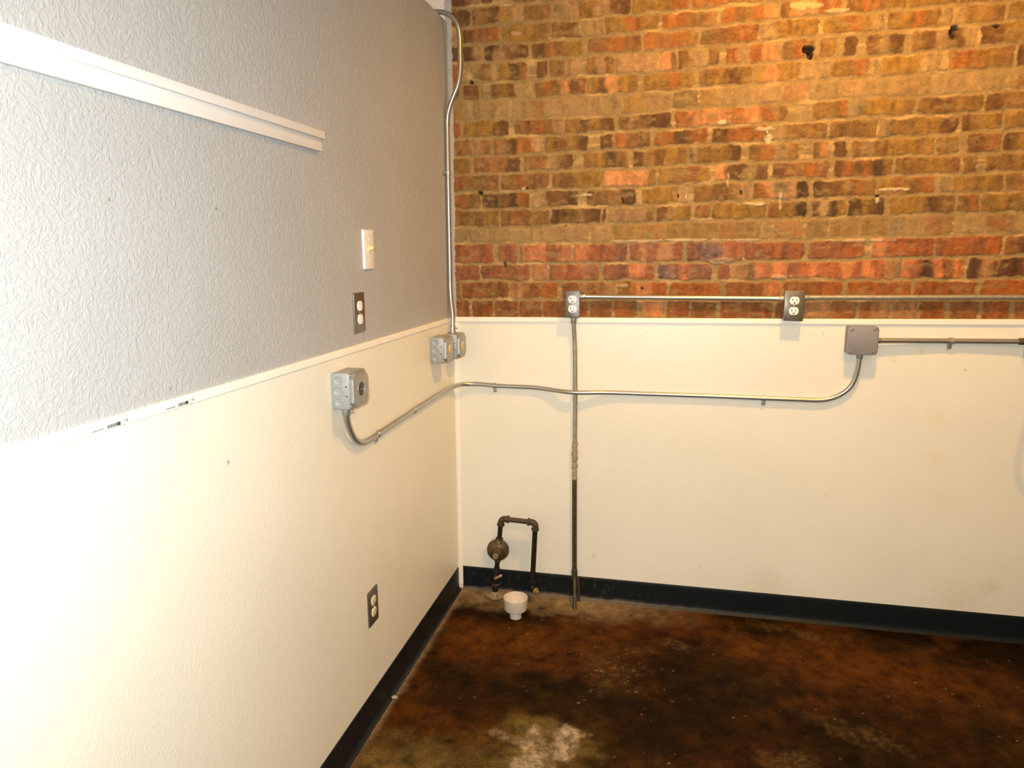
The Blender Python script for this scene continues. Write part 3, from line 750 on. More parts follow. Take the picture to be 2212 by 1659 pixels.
# vinyl cove base
cove = [(0.0, 0.106), (0.0022, 0.106), (0.0034, 0.104), (0.0036, 0.022), (0.0050, 0.012), (0.0090, 0.0055), (0.0155, 0.0028), (0.0160, 0.0005), (0.0, 0.0005)]
bl_ = MB(); extrude_y(bl_, [(p[0] + 0.002, p[1]) for p in cove], -4.3, -0.022, 0.0, 0.0)
struct('baseboard_left', bl_, M['black_vinyl'])
def make_base_back():
    xs = np.concatenate([np.arange(0.021, 2.45, 0.006), [3.6]])
    pr = np.array([(0.0, 0.106), (0.0022, 0.106), (0.0034, 0.104), (0.0035, 0.09), (0.0035, 0.075), (0.0036, 0.06), (0.0036, 0.045), (0.0036, 0.035), (0.0038, 0.025), (0.0046, 0.017), (0.0065, 0.010), (0.0100, 0.0055), (0.0150, 0.0035), (0.0165, 0.0005)])
    Xg, K = np.meshgrid(xs, np.arange(len(pr)))
    out = pr[K, 0] + 0.003; up = pr[K, 1]
    P = np.stack([Xg, -out, up], -1)
    black = np.array((0.006, 0.009, 0.010)); dust = np.array((0.15, 0.108, 0.064))
    n = fbm(Xg * 30, up * 60, 401, 4)
    k = (1 - sstep(0.006, 0.020, up + 0.02 * (n - 0.5))) * (1 - sstep(0.5, 1.2, Xg)) * 0.9
    c = mix3(np.tile(black, Xg.shape + (1,)), dust, np.clip(k, 0, 1))
    sc = sstep(0.70, 0.80, fbm(Xg * 160, up * 160, 411, 3)) * (1 - sstep(0.5, 1.2, Xg)) * 0.25
    c = mix3(c, np.array((0.12, 0.12, 0.11)), sc)
    v, f = box_vf((0.021, -0.0045, 0.0005), (3.6, -0.003, 0.104))
    return grid_mesh('baseboard_back', P, np.concatenate([c, np.ones(Xg.shape + (1,))], -1), M['base_back'], (v, f, (0.01, 0.014, 0.017, 1)), flip=True)
make_base_back()

# ------------------------------------------------------------------ white rail on the left wall
rail = thing('wall_rail', (0, -1.127, 1.757), 'white painted two-step wooden rail running along the upper grey wall', 'rail')
MB().box((0.0, -4.2, 1.7335), (0.012, -1.1275, 1.766), 0.0012).build('backing_board', M['white_paint'], rail, off=(0, -1.127, 1.757))
MB().box((0.0, -4.2, 1.763), (0.022, -1.1260, 1.7815), 0.0015).build('top_ledge', M['white_paint'], rail, off=(0, -1.127, 1.757))

# ------------------------------------------------------------------ plates, switches and outlets (local x along wall, y up, z out)
def rrect(w, h, r, n=5):
    pts = []
    for cx, cy, a0 in ((w / 2 - r, h / 2 - r, 0), (-w / 2 + r, h / 2 - r, 90), (-w / 2 + r, -h / 2 + r, 180), (w / 2 - r, -h / 2 + r, 270)):
        for k in range(n + 1):
            a = math.radians(a0 + 90 * k / n); pts.append((cx + r * math.cos(a), cy + r * math.sin(a)))
    return pts
def duplex_face(cy, r=0.0172, flat=0.0145):
    pts = []
    for k in range(40):
        a = 2 * math.pi * k / 40
        pts.append((r * math.cos(a), cy + max(-flat, min(flat, r * math.sin(a)))))
    out = []
    for p in pts:
        if not out or (abs(p[0] - out[-1][0]) + abs(p[1] - out[-1][1])) > 1e-5: out.append(p)
    return out
def screw(parent, x, y, z, r=0.0035, mat='screw', ang=0.4):
    mb = MB().lathe([(r, z - 0.001), (r, z + 0.0006), (r * 0.6, z + 0.0014), (0, z + 0.0016)], 14, Matrix.Translation((x, y, 0)))
    s = mb.build('screw', M[mat], parent)
    return s
def receptacle(parent, cy, z0, z1, mat, t_slot=True, slot='slot'):
    o = MB().prism(duplex_face(cy), z0, z1, 0.0008).build('receptacle', M[mat], parent)
    s = MB()
    s.box((-0.0076, cy - 0.001, z0), (-0.0056, cy + 0.0075, z1 + 0.0003))
    if t_slot: s.box((-0.0110, cy + 0.0022, z0), (-0.0056, cy + 0.0042, z1 + 0.0003))
    s.box((0.0056, cy - 0.0005, z0), (0.0074, cy + 0.0075, z1 + 0.0003))
    s.lathe([(0.0027, z0), (0.0027, z1 + 0.0003), (0, z1 + 0.0003)], 12, Matrix.Translation((0, cy - 0.0085, 0)))
    s.build('slots', M[slot], o, smooth=False)
    return o

def wall_outlet(loc, rot, label, plate, rec, w=0.0715, h=0.1155, depth=0.0, bodymat=None, group=None, tilt=0.0, t_slot=True, cat='outlet', name='wall_outlet', slot='slot', box_w=None):
    r = rot.copy()
    if tilt: r = rot @ Matrix.Rotation(tilt, 3, 'Z')
    t = thing(name, loc, label, cat, group, r)
    bw = box_w or (w - 0.006); bh = h - 0.010
    if depth:
        MB().box((-bw / 2, -bh / 2, 0), (bw / 2, bh / 2, depth), 0.0025).build('box_body', M[bodymat], t)
    z = depth
    MB().prism(rrect(w, h, 0.003), z, z + 0.0045 if not depth else z + 0.003, 0.0016).build('cover_plate', M[plate], t)
    zt = z + (0.0045 if not depth else 0.003)
    for cy in (0.0192, -0.0192):
        receptacle(t, cy, z, zt + 0.0022, rec, t_slot, slot)
    screw(t, 0, 0, zt, 0.0034)
    return t

sw = thing('light_switch', (0, -0.849, 1.489), 'white toggle light switch on the grey wall, above the upper steel outlet', 'switch', None, ROT_LEFT)
MB().prism(rrect(0.0715, 0.1155, 0.004), 0, 0.0065, 0.003).build('cover_plate', M['white_plastic'], sw)
MB().box((-0.0052, -0.012, 0.004), (0.0052, 0.012, 0.0072), 0.0006).build('toggle_slot', M['ivory'], sw)
MB().prism([(-0.0045, -0.004), (0.0045, -0.004), (0.0045, 0.005), (-0.0045, 0.005)], 0.005, 0.021, 0.0012, Matrix.Rotation(math.radians(-16), 4, 'X')).build('toggle', M['almond'], sw, label='yellowed toggle lever')
for y in (0.0303, -0.0303):
    screw(sw, 0, y, 0.0064, 0.0033, 'white_plastic')

wall_outlet((0, -0.931, 1.308), ROT_LEFT, 'steel plated outlet with two white sockets on the grey wall below the light switch', 'steel_plate', 'white_plastic', slot='white_plastic')
wall_outlet((0.0025, -0.932, 0.3855), ROT_LEFT, 'steel plated outlet with ivory sockets low on the white left panel', 'steel_plate', 'ivory', t_slot=False)
wall_outlet((0.507, 0.002, 1.2745), ROT_BACK, 'narrow surface outlet box on the brick, at the top of the vertical pipe', 'zinc_dark' if 'zinc_dark' in M else 'dark_plate', 'white_plastic', w=0.056, h=0.106, depth=0.048, bodymat='zinc', box_w=0.0555)
wall_outlet((1.334, 0.002, 1.2755), ROT_BACK, 'wider steel outlet on the brick between two runs of horizontal conduit', 'steel_plate', 'white_plastic', w=0.070, h=0.1120, depth=0.046, bodymat='zinc', box_w=0.0655, tilt=math.radians(-1.2))

# ------------------------------------------------------------------ square steel boxes on the left wall
def knockouts(t, side_y, zc, S, mat):
    """ring-marked knockouts on the box side that faces the room (local -x side)"""
    for y in (0.030, 0.0, -0.030):
        m = axis_mat((-S / 2, y, zc), (-1, 0, 0))
        r = 0.0112 if y else 0.0128
        MB().lathe([(r + 0.001, -0.001), (r + 0.001, 0.0004), (r, 0.0013), (r - 0.0012, 0.0004), (r - 0.0016, 0.0002), (0, 0.0002)], 28, m).build('knockout', M[mat], t)
    for y in (0.013, -0.013):
        MB().lathe([(0.0022, -0.001), (0.0022, 0.0004), (0, 0.0004)], 12, axis_mat((-S / 2, y, zc + 0.0225), (-1, 0, 0))).build('screw_hole', M['slot'], t)

def square_box(name, loc, label, rec_kind, S=0.1, D=0.052, group=None):
    t = thing(name, loc, label, 'electrical box', group, ROT_LEFT)
    MB().box((-S / 2, -S / 2, 0), (S / 2, S / 2, D), 0.004, 2).build('box_body', M['zinc_pale'], t)
    knockouts(t, 0, 0.022, S, 'zinc_pale')
    # cover: flange with clipped corners and a raised centre
    c = 0.017; h = S / 2
    pts = [(-h + c, h), (h, h), (h, -h + c), (h - c, -h), (-h, -h), (-h, h - c)]
    octo = [(-h + c, h), (h - c, h), (h, h - c), (h, -h + c), (h - c, -h), (-h + c, -h), (-h, -h + c), (-h, h - c)]
    mb = MB().prism(rrect(S, S, 0.008), D, D + 0.0022, 0.0008)
    inner = [(x * 0.95, y * 0.95) for x, y in octo]
    mb.prism(inner, D + 0.001, D + 0.0125, 0.0035)
    cov = mb.build('cover', M['zinc'], t)
    zt = D + 0.0125
    k = h - 0.0075
    for (x, y) in ((-k, k), (-k, -k), (k, k), (k, -k)):
        s = MB().lathe([(0.0048, D + 0.002), (0.0048, D + 0.0042), (0.003, D + 0.006), (0, D + 0.0064)], 14, Matrix.Translation((x, y, 0))).build('screw', M['screw'], t)
    for y in (0.031, -0.031):
        screw(t, 0.001, y, zt, 0.003)
    if rec_kind == 'black':
        o = MB().lathe([(0.0205, zt - 0.001), (0.0205, zt + 0.0012), (0.0190, zt + 0.0016), (0.0185, zt - 0.0002), (0, zt - 0.0002)], 32).build('receptacle', M['zinc'], t)
        MB().lathe([(0.0183, zt - 0.001), (0.0183, zt + 0.0006), (0.017, zt + 0.0012), (0, zt + 0.0014)], 32).build('socket_face', M['black_plastic'], o)
        MB().box((-0.012, -0.001, zt), (0.012, 0.001, zt + 0.0022), 0.0004).build('blade_slot', M['dusty_iron'], o)
    else:
        o = MB().lathe([(0.0172, zt - 0.001), (0.0172, zt + 0.0014), (0.0160, zt + 0.0022), (0, zt + 0.0022)], 32).build('receptacle', M['yellowed'], t)
        s = MB()
        s.box((-0.007, -0.001, zt), (-0.0054, 0.006, zt + 0.0025)).box((0.0054, -0.001, zt), (0.007, 0.006, zt + 0.0025))
        s.lathe([(0.0024, zt), (0.0024, zt + 0.0025), (0, zt + 0.0025)], 12, Matrix.Translation((0, -0.0075, 0)))
        s.build('slots', M['slot'], o, smooth=False)
    return t

jb = square_box('junction_box', (0.0025, -1.0815, 1.1120), 'square steel box with a round black socket on the white left panel', 'black')
tb1 = square_box('junction_box', (0.0025, -0.2700, 1.1145), 'square steel box with yellowed socket near the corner, the nearer of the pair', 'yellow', S=0.098)
tb2 = square_box('junction_box', (0.0025, -0.0995, 1.1080), 'square steel box with yellowed socket right in the corner, under the vertical conduit', 'yellow', S=0.098)
MB().tube([(0, 0, 0), (0.03, 0, 0), (0.076, 0, 0)], 0.011).build('nipple', M['zinc'], tb2, off=(0.124, -0.003, -0.026))

# ------------------------------------------------------------------ grey cover box on the right
gb = thing('junction_box', (1.577, -0.003, 1.1518), 'weathered grey steel box with blank cover under the white cap trim on the right', 'electrical box', None, ROT_BACK)
MB().box((-0.051, -0.051, 0), (0.051, 0.051, 0.047), 0.005, 3).build('box_body', M['grey_box'], gb)
cv = MB().prism(rrect(0.1055, 0.1055, 0.013, 7), 0.0465, 0.0505, 0.0014).build('cover', M['grey_box'], gb)
for (x, y, a) in ((-0.038, 0.038, 0.7), (0.040, 0.041, 0.5), (-0.036, -0.0445, 0.2), (0.0405, -0.0415, 0.6)):
    m = Matrix.Translation((x, y, 0)) @ Matrix.Rotation(a, 4, 'Z')
    s = MB().lathe([(0.0042, 0.050), (0.0042, 0.0515), (0.0028, 0.0528), (0, 0.0530)], 14, m).build('screw', M['grey_box'], gb)
    MB().box((-0.0065, -0.0018, 0.0500), (0.0065, 0.0018, 0.0510), 0.0, 1, m).build('slot', M['slot'], cv, smooth=False)

# ------------------------------------------------------------------ conduits
def strap(root, off, p, along, out, down, r=0.0094, mat='emt', tail=0.021, nail=True):
    """one-hole strap over a conduit at p; tab points in 'down' direction with a screw"""
    p = Vector(p); A = Vector(along).normalized(); O = Vector(out).normalized(); Dn = Vector(down).normalized()
    mb = MB()
    arc = []
    for k in range(13):
        a = math.radians(-100 + 200 * k / 12)
        arc.append((math.cos(a), math.sin(a)))
    t = bmesh.new()
    w = 0.0075; rings = []
    for ca, sa in arc:
        q = []
        for rr in (r + 0.0004, r + 0.0022):
            for s in (-w, w):
                q.append(t.verts.new(p + O * ca * rr + Dn * sa * rr + A * s))
        rings.append(q)
    for a, b in zip(rings, rings[1:]):
        for i, j in ((0, 1), (1, 3), (3, 2), (2, 0)):
            t.faces.new((a[i], a[j], b[j], b[i]))
    t.faces.new([rings[0][i] for i in (0, 1, 3, 2)]); t.faces.new([rings[-1][i] for i in (0, 2, 3, 1)])
    bmesh.ops.recalc_face_normals(t, faces=t.faces)
    mb._join(t)
    base = p - O * (r - 0.0006)
    M3 = Matrix((A, Dn, O)).transposed().to_4x4(); M3.translation = base
    mb.box((-w, r - 0.003, -0.0004), (w, r + tail, 0.0018), 0.0005, 1, M3)
    s = mb.build('strap', M[mat], root, off=off)
    if nail:
        m = axis_mat(base + Dn * (r + tail * 0.5), O)
        MB().lathe([(0.0032, 0.0), (0.0032, 0.004), (0.0045, 0.0045), (0.0045, 0.0065), (0.003, 0.0078), (0, 0.008)], 12, m).build('screw', M['screw'], s, off=off)
    return s
def connector(root, off, p, d, ln=0.024, r=0.0118, mat='zinc', screw_dir=None):
    m = axis_mat(p, d)
    c = MB().lathe([(r + 0.0025, 0), (r + 0.0025, 0.004), (r, 0.0045), (r, ln - 0.002), (r - 0.001, ln), (0.0085, ln)], 24, m).build('connector', M[mat], root, off=off)
    if screw_dir:
        sm = axis_mat(Vector(p) + Vector(d).normalized() * ln * 0.6 + Vector(screw_dir) * (r - 0.001), screw_dir)
        MB().lathe([(0.0018, 0), (0.0018, 0.006), (0.0038, 0.0062), (0.0038, 0.010), (0, 0.0102)], 12, sm).build('screw', M['screw'], c, off=off)
    return c

R_ = 0.0090
XP, XM, YP, YM, ZP, ZM = (1, 0, 0), (-1, 0, 0), (0, 1, 0), (0, -1, 0), (0, 0, 1), (0, 0, -1)

# vertical conduit in the corner, over the top of the partition
offA = Vector((0.026, -0.0995, 1.160))
cA = thing('conduit', offA, 'tall bent steel conduit rising up the corner and over the partition top', 'conduit')
pA = [(-0.30, -0.09, 2.3735), (-0.10, -0.09, 2.3735), (0.012, -0.088, 2.371), (0.048, -0.088, 2.350), (0.065, -0.088, 2.325), (0.073, -0.088, 2.29), (0.0745, -0.088, 2.22), (0.0735, -0.086, 2.165),
      (0.063, -0.085, 2.110), (0.042, -0.083, 2.066), (0.022, -0.079, 2.020), (0.0145, -0.0745, 1.985), (0.0125, -0.072, 1.92), (0.0125, -0.074, 1.79), (0.0125, -0.075, 1.67), (0.0125, -0.0765, 1.42), (0.0130, -0.079, 1.325), (0.018, -0.086, 1.275), (0.0255, -0.094, 1.228), (0.026, -0.0990, 1.19), (0.026, -0.0995, 1.160)]
MB().tube(spline(pA), R_).build('tube', M['emt'], cA, off=offA)
strap(cA, offA, (0.0125, -0.0735, 1.787), ZP, XP, YM, mat='zinc')
connector(cA, offA, (0.026, -0.0995, 1.158), ZP, 0.030, 0.0112, 'emt', (0.8, 0.6, 0))

# long conduit from the left box, round the corner to the grey box
offB = Vector((0.026, -1.0955, 1.062))
cB = thing('conduit', offB, 'long steel conduit bending from the left wall box round the corner to the grey box', 'conduit')
pB = [(0.0265, -1.0965, 1.0600), (0.0255, -1.0935, 1.028), (0.021, -1.064, 0.9845), (0.0175, -1.0275, 0.9515), (0.0150, -0.980, 0.9300), (0.0135, -0.927, 0.9245), (0.0125, -0.830, 0.9255), (0.0125, -0.525, 0.9305), (0.0130, -0.26, 0.933),
      (0.0150, -0.150, 0.9340), (0.0225, -0.085, 0.9345), (0.038, -0.044, 0.9345), (0.072, -0.020, 0.9335), (0.124, -0.0135, 0.9330), (0.178, -0.0125, 0.9290), (0.358, -0.0130, 0.9262), (0.42, -0.020, 0.9210), (0.48, -0.0345, 0.9180), (0.517, -0.0360, 0.9165), (0.56, -0.033, 0.9165), (0.65, -0.018, 0.9175), (0.81, -0.0130, 0.9170), (1.078, -0.0125, 0.9170),
      (1.25, -0.0125, 0.9160), (1.40, -0.0130, 0.9155), (1.435, -0.0130, 0.9152), (1.478, -0.0130, 0.9200), (1.524, -0.0135, 0.9405), (1.555, -0.015, 0.9700), (1.570, -0.018, 1.0055), (1.5765, -0.022, 1.045), (1.5775, -0.024, 1.080), (1.5775, -0.024, 1.0990)]
MB().tube(spline(pB), R_).build('tube', M['emt'], cB, off=offB)
strap(cB, offB, (0.0125, -0.855, 0.9250), (0, 1, 0), XP, ZM, mat='emt')
strap(cB, offB, (0.0125, -0.530, 0.9300), (0, 1, 0), XP, ZM, mat='emt', tail=0.006, nail=False)
strap(cB, offB, (0.176, -0.0128, 0.9290), XP, YM, ZM, mat='emt')
strap(cB, offB, (1.250, -0.0128, 0.9160), XP, YM, ZM, mat='emt')
connector(cB, offB, (0.0265, -1.0965, 1.0618), ZM, 0.022, 0.0112, 'zinc', (0.9, 0.3, 0))
connector(cB, offB, (1.5775, -0.024, 1.1006), ZM, 0.020, 0.0112, 'grey_box', (0, -1, 0))

# vertical conduit below the narrow outlet, crusted lower down
offC = Vector((0.5343, -0.100, 0.0))
cC = thing('conduit', offC, 'straight vertical conduit from the narrow outlet to the floor, grimy lower half', 'conduit')
up_ = [(0.5085, -0.024, 1.222), (0.5095, -0.022, 1.19), (0.5125, -0.0140, 1.12), (0.5165, -0.0125, 0.92), (0.5170, -0.0125, 0.70)]
MB().tube(spline(up_), R_).build('tube', M['emt_dull'], cC, off=offC)
lo_ = spline([(0.5170, -0.0125, 0.705), (0.5170, -0.0125, 0.54)], 0.004)
rad = [R_ * (1.08 + 0.35 * (vnoise(np.array(p.z * 70.0), np.array(3.0), 501)) * (0.4 + 0.6 * math.sin(math.pi * i / (len(lo_) - 1)))) for i, p in enumerate(lo_)]
lop = [(p.x + 0.0012 * math.sin(p.z * 210), p.y, p.z) for p in lo_]
MB().tube(lop, rad).build('crusted_joint', M['grime'], cC, off=offC, label='crusted joint with lumpy tan paint')
low = [(0.5170, -0.0125, 0.545), (0.5180, -0.0130, 0.40), (0.5205, -0.0140, 0.16), (0.5215, -0.0170, 0.118), (0.5250, -0.0330, 0.080), (0.5343, -0.1000, -0.004)]
MB().tube(spline(low), [R_ * 1.12 if p.z > 0.125 else R_ * 0.92 for p in spline(low)]).build('tube', M['emt_dark'], cC, off=offC, label='dark grimy lower tube')
MB().lathe([(0.0085, -0.016), (0.0128, -0.016), (0.0128, 0.016), (0.0100, 0.03), (0.0085, 0.03)], 24, axis_mat((0.5210, -0.0150, 0.118), (-0.01, 0.02, 1))).build('coupling', M['emt_dark'], cC, off=offC)
connector(cC, offC, (0.5085, -0.024, 1.2195), ZM, 0.024, 0.0118, 'emt_dull')
MB().tube([(0.541, -0.022, 0.0), (0.5405, -0.020, 0.05), (0.5360, -0.0165, 0.110)], 0.0055, 10).build('rusty_rod', M['rust'], cC, off=offC)
MB().box((0.530, -0.012, 0.100), (0.588, -0.007, 0.107), 0.001).build('rusty_bracket', M['rust'], cC, off=offC)

# horizontal conduits on the brick
offD = Vector((0.536, -0.024, 1.302))
cD = thing('conduit', offD, 'horizontal conduit on the brick joining the narrow outlet to the wider outlet', 'conduit')
MB().tube(spline([(0.534, -0.024, 1.3035), (0.60, -0.0185, 1.3025), (0.72, -0.0175, 1.3020), (1.0, -0.0175, 1.3010), (1.24, -0.0180, 1.3005), (1.302, -0.021, 1.3005)]), R_ * 1.05).build('tube', M['emt'], cD, off=offD)
connector(cD, offD, (0.5345, -0.024, 1.3035), XP, 0.020, 0.0112, 'zinc', (0, -0.5, 0.8))
connector(cD, offD, (1.303, -0.021, 1.3005), XM, 0.022, 0.0112, 'emt_dull')
offE = Vector((1.366, -0.022, 1.304))
cE = thing('conduit', offE, 'horizontal conduit on the brick running right from the wider outlet out of frame', 'conduit')
MB().tube(spline([(1.366, -0.022, 1.3045), (1.44, -0.0180, 1.3055), (1.7, -0.0175, 1.3075), (2.1, -0.0175, 1.3110), (2.6, -0.0175, 1.314), (3.2, -0.018, 1.317)], 0.03), R_ * 1.05).build('tube', M['emt_dull'], cE, off=offE)
connector(cE, offE, (1.366, -0.022, 1.3045), XP, 0.022, 0.0112, 'emt_dull')
offF = Vector((1.627, -0.024, 1.150))
cF = thing('conduit', offF, 'horizontal conduit on the white panel running right from the grey box', 'conduit')
MB().tube(spline([(1.627, -0.026, 1.1495), (1.70, -0.0230, 1.1503), (1.88, -0.0170, 1.1520), (2.0, -0.0190, 1.1535), (2.115, -0.0225, 1.1552)]), R_ * 1.08).build('tube', M['emt'], cF, off=offF)
connector(cF, offF, (1.627, -0.026, 1.1495), XP, 0.018, 0.0110, 'emt')
connector(cF, offF, (2.122, -0.0228, 1.1555), XM, 0.028, 0.0118, 'emt_dark')
strap(cF, offF, (1.880, -0.0170, 1.1520), XP, YM, ZM, 0.0100, 'emt_dull')

# ------------------------------------------------------------------ box and hanging cord at the right edge
eb = thing('junction_box', (2.172, -0.003, 1.1555), 'grey steel box at the right edge where the lower conduit ends', 'electrical box', None, ROT_BACK)
MB().box((-0.0505, -0.051, 0), (0.0505, 0.051, 0.050), 0.004).build('box_body', M['zinc_pale'], eb)
MB().prism(rrect(0.101, 0.102, 0.008), 0.050, 0.0535, 0.001).build('cover', M['zinc'], eb)
offG = Vector((2.17, -0.03, 1.104))
MB().tube(spline([(2.172, -0.030, 1.106), (2.170, -0.035, 1.06), (2.168, -0.05, 0.98), (2.154, -0.075, 0.88), (2.146, -0.085, 0.79), (2.150, -0.085, 0.72), (2.175, -0.08, 0.66), (2.22, -0.07, 0.635), (2.28, -0.055, 0.66), (2.32, -0.045, 0.75), (2.34, -0.03, 0.95)]), 0.011).build('power_cord', M['cord'], None, off=offG)
pc = bpy.data.objects['power_cord']; pc.location = offG
tag(pc, 'dark cord looping down the white panel at the right edge', 'cord')

# ------------------------------------------------------------------ gas pipe loop by the corner
offP = Vector((0.181, -0.056, 0.0))
gp = thing('gas_pipe', offP, 'black iron gas pipe loop with round regulator standing on the floor by the corner', 'pipe')
yq = -0.056
def elbow(p0, pc_, p1, r=0.0134, mat='iron_rusty', name='elbow', collar=0.0162):
    """90 degree fitting from p0 through the bend point to p1"""
    p0, pc_, p1 = Vector(p0), Vector(pc_), Vector(p1)
    pts = [p0.lerp(pc_, 0.0)]
    for k in range(9):
        s = k / 8
        pts.append((1 - s) ** 2 * p0.lerp(pc_, 0.35) + 2 * s * (1 - s) * pc_ + s ** 2 * p1.lerp(pc_, 0.35))
    pts.append(p1)
    mb = MB().tube(pts, r, 20)
    for p, d in ((p0, (p0 - pc_)), (p1, (p1 - pc_))):
        mb.lathe([(0.0085, -0.004), (collar, -0.005), (collar, 0.0015), (0.0085, 0.002)], 24, axis_mat(p, d))
    return mb.build(name, M[mat], gp, off=offP)
# flange
fl = MB().lathe([(0.0, 0.0), (0.030, 0.0), (0.036, 0.005), (0.0435, 0.0055), (0.0445, 0.008), (0.0445, 0.014), (0.0425, 0.0165), (0.023, 0.0185), (0.0195, 0.025), (0.0180, 0.027), (0, 0.027)], 36, Matrix.Translation((0.1805, yq, 0)))
flo = fl.build('floor_flange', M['dusty_iron'], gp, off=offP, label='dusty tan floor flange')
for k in range(4):
    a = math.radians(35 + 90 * k)
    MB().lathe([(0.0042, 0.012), (0.0042, 0.0176), (0, 0.0178)], 12, Matrix.Translation((0.1805 + 0.031 * math.cos(a), yq + 0.031 * math.sin(a), 0))).build('flange_hole', M['slot'], flo, off=offP)
MB().tube([(0.1805, yq, 0.015), (0.1815, yq, 0.060)], 0.0135, 20).build('nipple', M['iron'], gp, off=offP)
MB().lathe([(0.0135, 0.0), (0.0160, 0.0), (0.0160, 0.006), (0.0130, 0.009)], 24, Matrix.Translation((0.1815, yq, 0.054))).build('coupling', M['iron_rusty'], gp, off=offP)
vb = MB().tube([(0.1818, yq, 0.060), (0.1835, yq, 0.075), (0.1860, yq, 0.098), (0.1880, yq, 0.122), (0.1890, yq, 0.140)], [0.0120, 0.0145, 0.0165, 0.0145, 0.0118], 20)
vb.lathe([(0.010, 0), (0.010, 0.020), (0.007, 0.022), (0, 0.022)], 18, axis_mat((0.186, yq - 0.008, 0.098), (0.25, -1, 0.1)))
vbo = vb.build('valve', M['iron'], gp, off=offP)
hm = Matrix.Translation((0.190, yq - 0.030, 0.100)) @ Matrix.Rotation(math.radians(-32), 4, 'Y')
MB().prism([(-0.006, -0.004), (0.030, -0.006), (0.034, 0.0), (0.030, 0.006), (-0.006, 0.004)], -0.0035, 0.0035, 0.0012, hm @ Matrix.Rotation(math.radians(70), 4, 'X')).build('valve_handle', M['brass'], vbo, off=offP, label='pale brass lever')
MB().tube([(0.1885, yq, 0.135), (0.1930, yq, 0.190)], 0.0098, 18).build('pipe', M['iron'], gp, off=offP)
# regulator
RC = Vector((0.1955, yq - 0.004, 0.2205))
ra = axis_mat(RC, (0.16, -1, 0.06)) @ Matrix.Scale(1.15, 4)
rg = MB().lathe([(0.0, -0.020), (0.020, -0.019), (0.033, -0.010), (0.035, -0.005), (0.0405, -0.005), (0.0415, -0.003), (0.0415, 0.003), (0.0405, 0.005), (0.0360, 0.0055), (0.0335, 0.009), (0.024, 0.015), (0.016, 0.018), (0.0145, 0.020), (0.0140, 0.033), (0.0125, 0.0355), (0, 0.036)], 40, ra)
rg.tube([RC + Vector((-0.002, 0, -0.034)), RC + Vector((-0.0030, 0, -0.056))], [0.021, 0.0112], 20)
rg.tube([RC + Vector((0.003, 0, 0.034)), RC + Vector((0.0048, 0, 0.048))], [0.019, 0.0145], 20)
rgo = rg.build('regulator', M['regulator'], gp, off=offP)
MB().lathe([(0.0, 0.0), (0.0105, 0.0), (0.0105, 0.028), (0.0080, 0.033), (0.0045, 0.033), (0.0045, 0.028), (0, 0.028)], 20, ra @ Matrix.Translation((-0.006, -0.012, 0.012))).build('vent_cap', M['dusty_iron'], rgo, off=offP)
for k in range(6):
    a = 2 * math.pi * (k + 0.3) / 6
    MB().lathe([(0.0034, 0.004), (0.0034, 0.0078), (0, 0.0085)], 8, ra @ Matrix.Translation((0.0368 * math.cos(a), 0.0368 * math.sin(a), 0))).build('bolt', M['iron_rusty'], rgo, off=offP)
MB().lathe([(0.0085, -0.004), (0.0160, -0.004), (0.0160, 0.003), (0.0085, 0.004)], 24, axis_mat((0.2010, yq, 0.2700), (0.1, 0, 1))).build('collar', M['iron_rusty'], gp, off=offP)
MB().tube([(0.2000, yq, 0.258), (0.2080, yq, 0.345)], 0.0102, 18).build('pipe', M['iron'], gp, off=offP)
elbow((0.2075, yq, 0.332), (0.2105, yq, 0.3610), (0.2420, yq, 0.3600))
MB().tube([(0.236, yq, 0.3600), (0.332, yq, 0.3560)], 0.0105, 18).build('pipe', M['iron_rusty'], gp, off=offP)
elbow((0.3270, yq, 0.3562), (0.3600, yq, 0.3545), (0.3570, yq, 0.3230))
MB().tube([(0.3572, yq, 0.330), (0.3450, yq, 0.082)], 0.0108, 18).build('pipe', M['iron'], gp, off=offP)
elbow((0.3455, yq, 0.0850), (0.3438, yq, 0.0590), (0.3600, yq - 0.014, 0.0530), 0.0118, 'iron')
pm = axis_mat((0.3590, yq - 0.013, 0.0530), (0.8, -0.75, -0.12)) @ Matrix.Scale(1.2, 4)
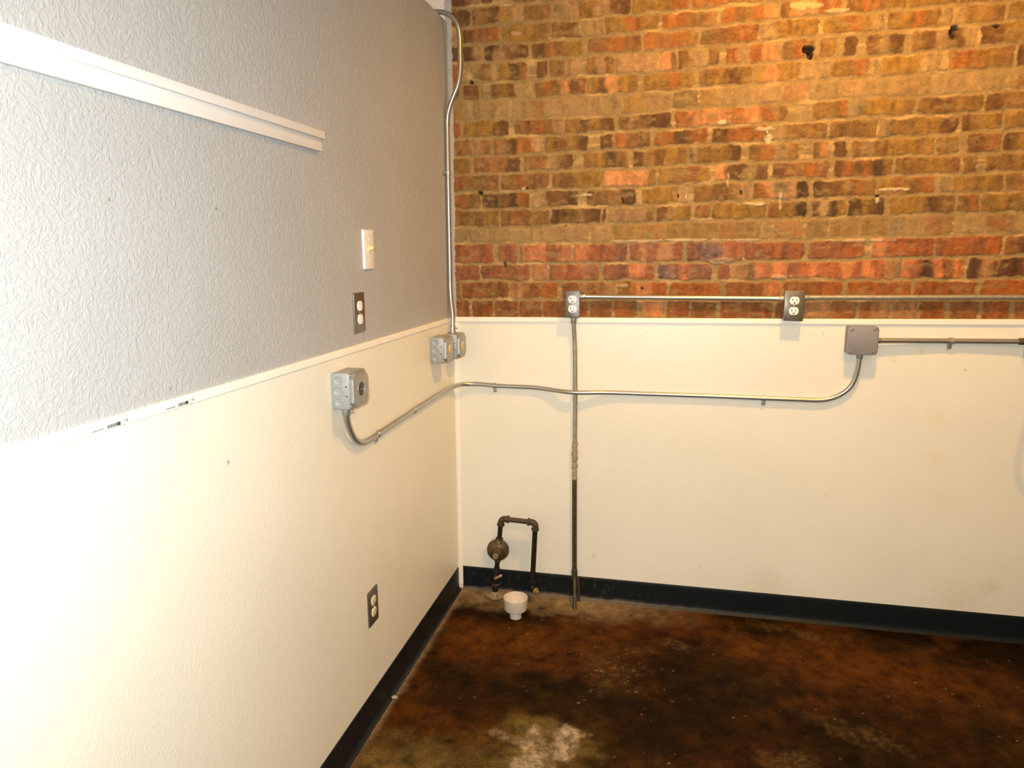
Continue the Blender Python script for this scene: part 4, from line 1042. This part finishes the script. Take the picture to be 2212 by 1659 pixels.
pl = MB().lathe([(0.0, -0.002), (0.0118, -0.002), (0.0125, 0.0), (0.0125, 0.006), (0.010, 0.008), (0, 0.008)], 24, pm)
pl.box((-0.0055, -0.0055, 0.007), (0.0055, 0.0055, 0.018), 0.0012, 1, pm)
pl.build('plug', M['brass'], gp, off=offP, label='tan square headed plug')

# ------------------------------------------------------------------ white floor drain cup
dr = thing('drain_cup', (0.3055, -0.2122, 0.0), 'white plastic drain cup standing on a short stub in the floor', 'drain')
MB().lathe([(0.0215, -0.002), (0.0240, -0.002), (0.0245, 0.010), (0.0240, 0.022), (0.0215, 0.024), (0.0185, 0.0235), (0.0150, 0.018), (0.0150, -0.002)], 36, None, False).build('stub', M['pvc'], dr)
MB().lathe([(0.0105, 0.005), (0.0125, 0.010), (0.0135, 0.0330), (0.036, 0.0335), (0.0455, 0.0370), (0.0478, 0.0425), (0.0480, 0.0620), (0.0490, 0.0650), (0.0500, 0.0885), (0.0488, 0.0895), (0.0470, 0.0885), (0.0460, 0.0660), (0.0448, 0.0630), (0.0440, 0.046), (0.041, 0.0400), (0.0105, 0.0365), (0.0105, 0.005)], 48, None, False).build('cup', M['pvc'], dr)

# ------------------------------------------------------------------ small things
nl = MB().lathe([(0.0018, -0.01), (0.0018, 0.020), (0.0045, 0.0205), (0.0045, 0.0215), (0.002, 0.023), (0, 0.0232)], 14, axis_mat((0, 0, 0), (-0.1, -1, 0.25)))
n_o = nl.build('nail', M['screw'], None)
n_o.location = (1.2095, 0.004, 1.898)
tag(n_o, 'single nail sticking out of the brick above a triangle of pale mortar', 'nail')
ck = MB()
t = bmesh.new()
bmesh.ops.create_icosphere(t, subdivisions=2, radius=0.009)
for v in t.verts: v.co = Vector((v.co.x * 1.2, v.co.y * 1.0, v.co.z * 0.6)) * (0.8 + 0.4 * random.random())
ck._join(t)
c_o = ck.build('mortar_chip', M['chip'], None, smooth=False)
c_o.location = (0.024, -0.836, 0.0075)
tag(c_o, 'pale chip of mortar lying against the left baseboard', 'debris')
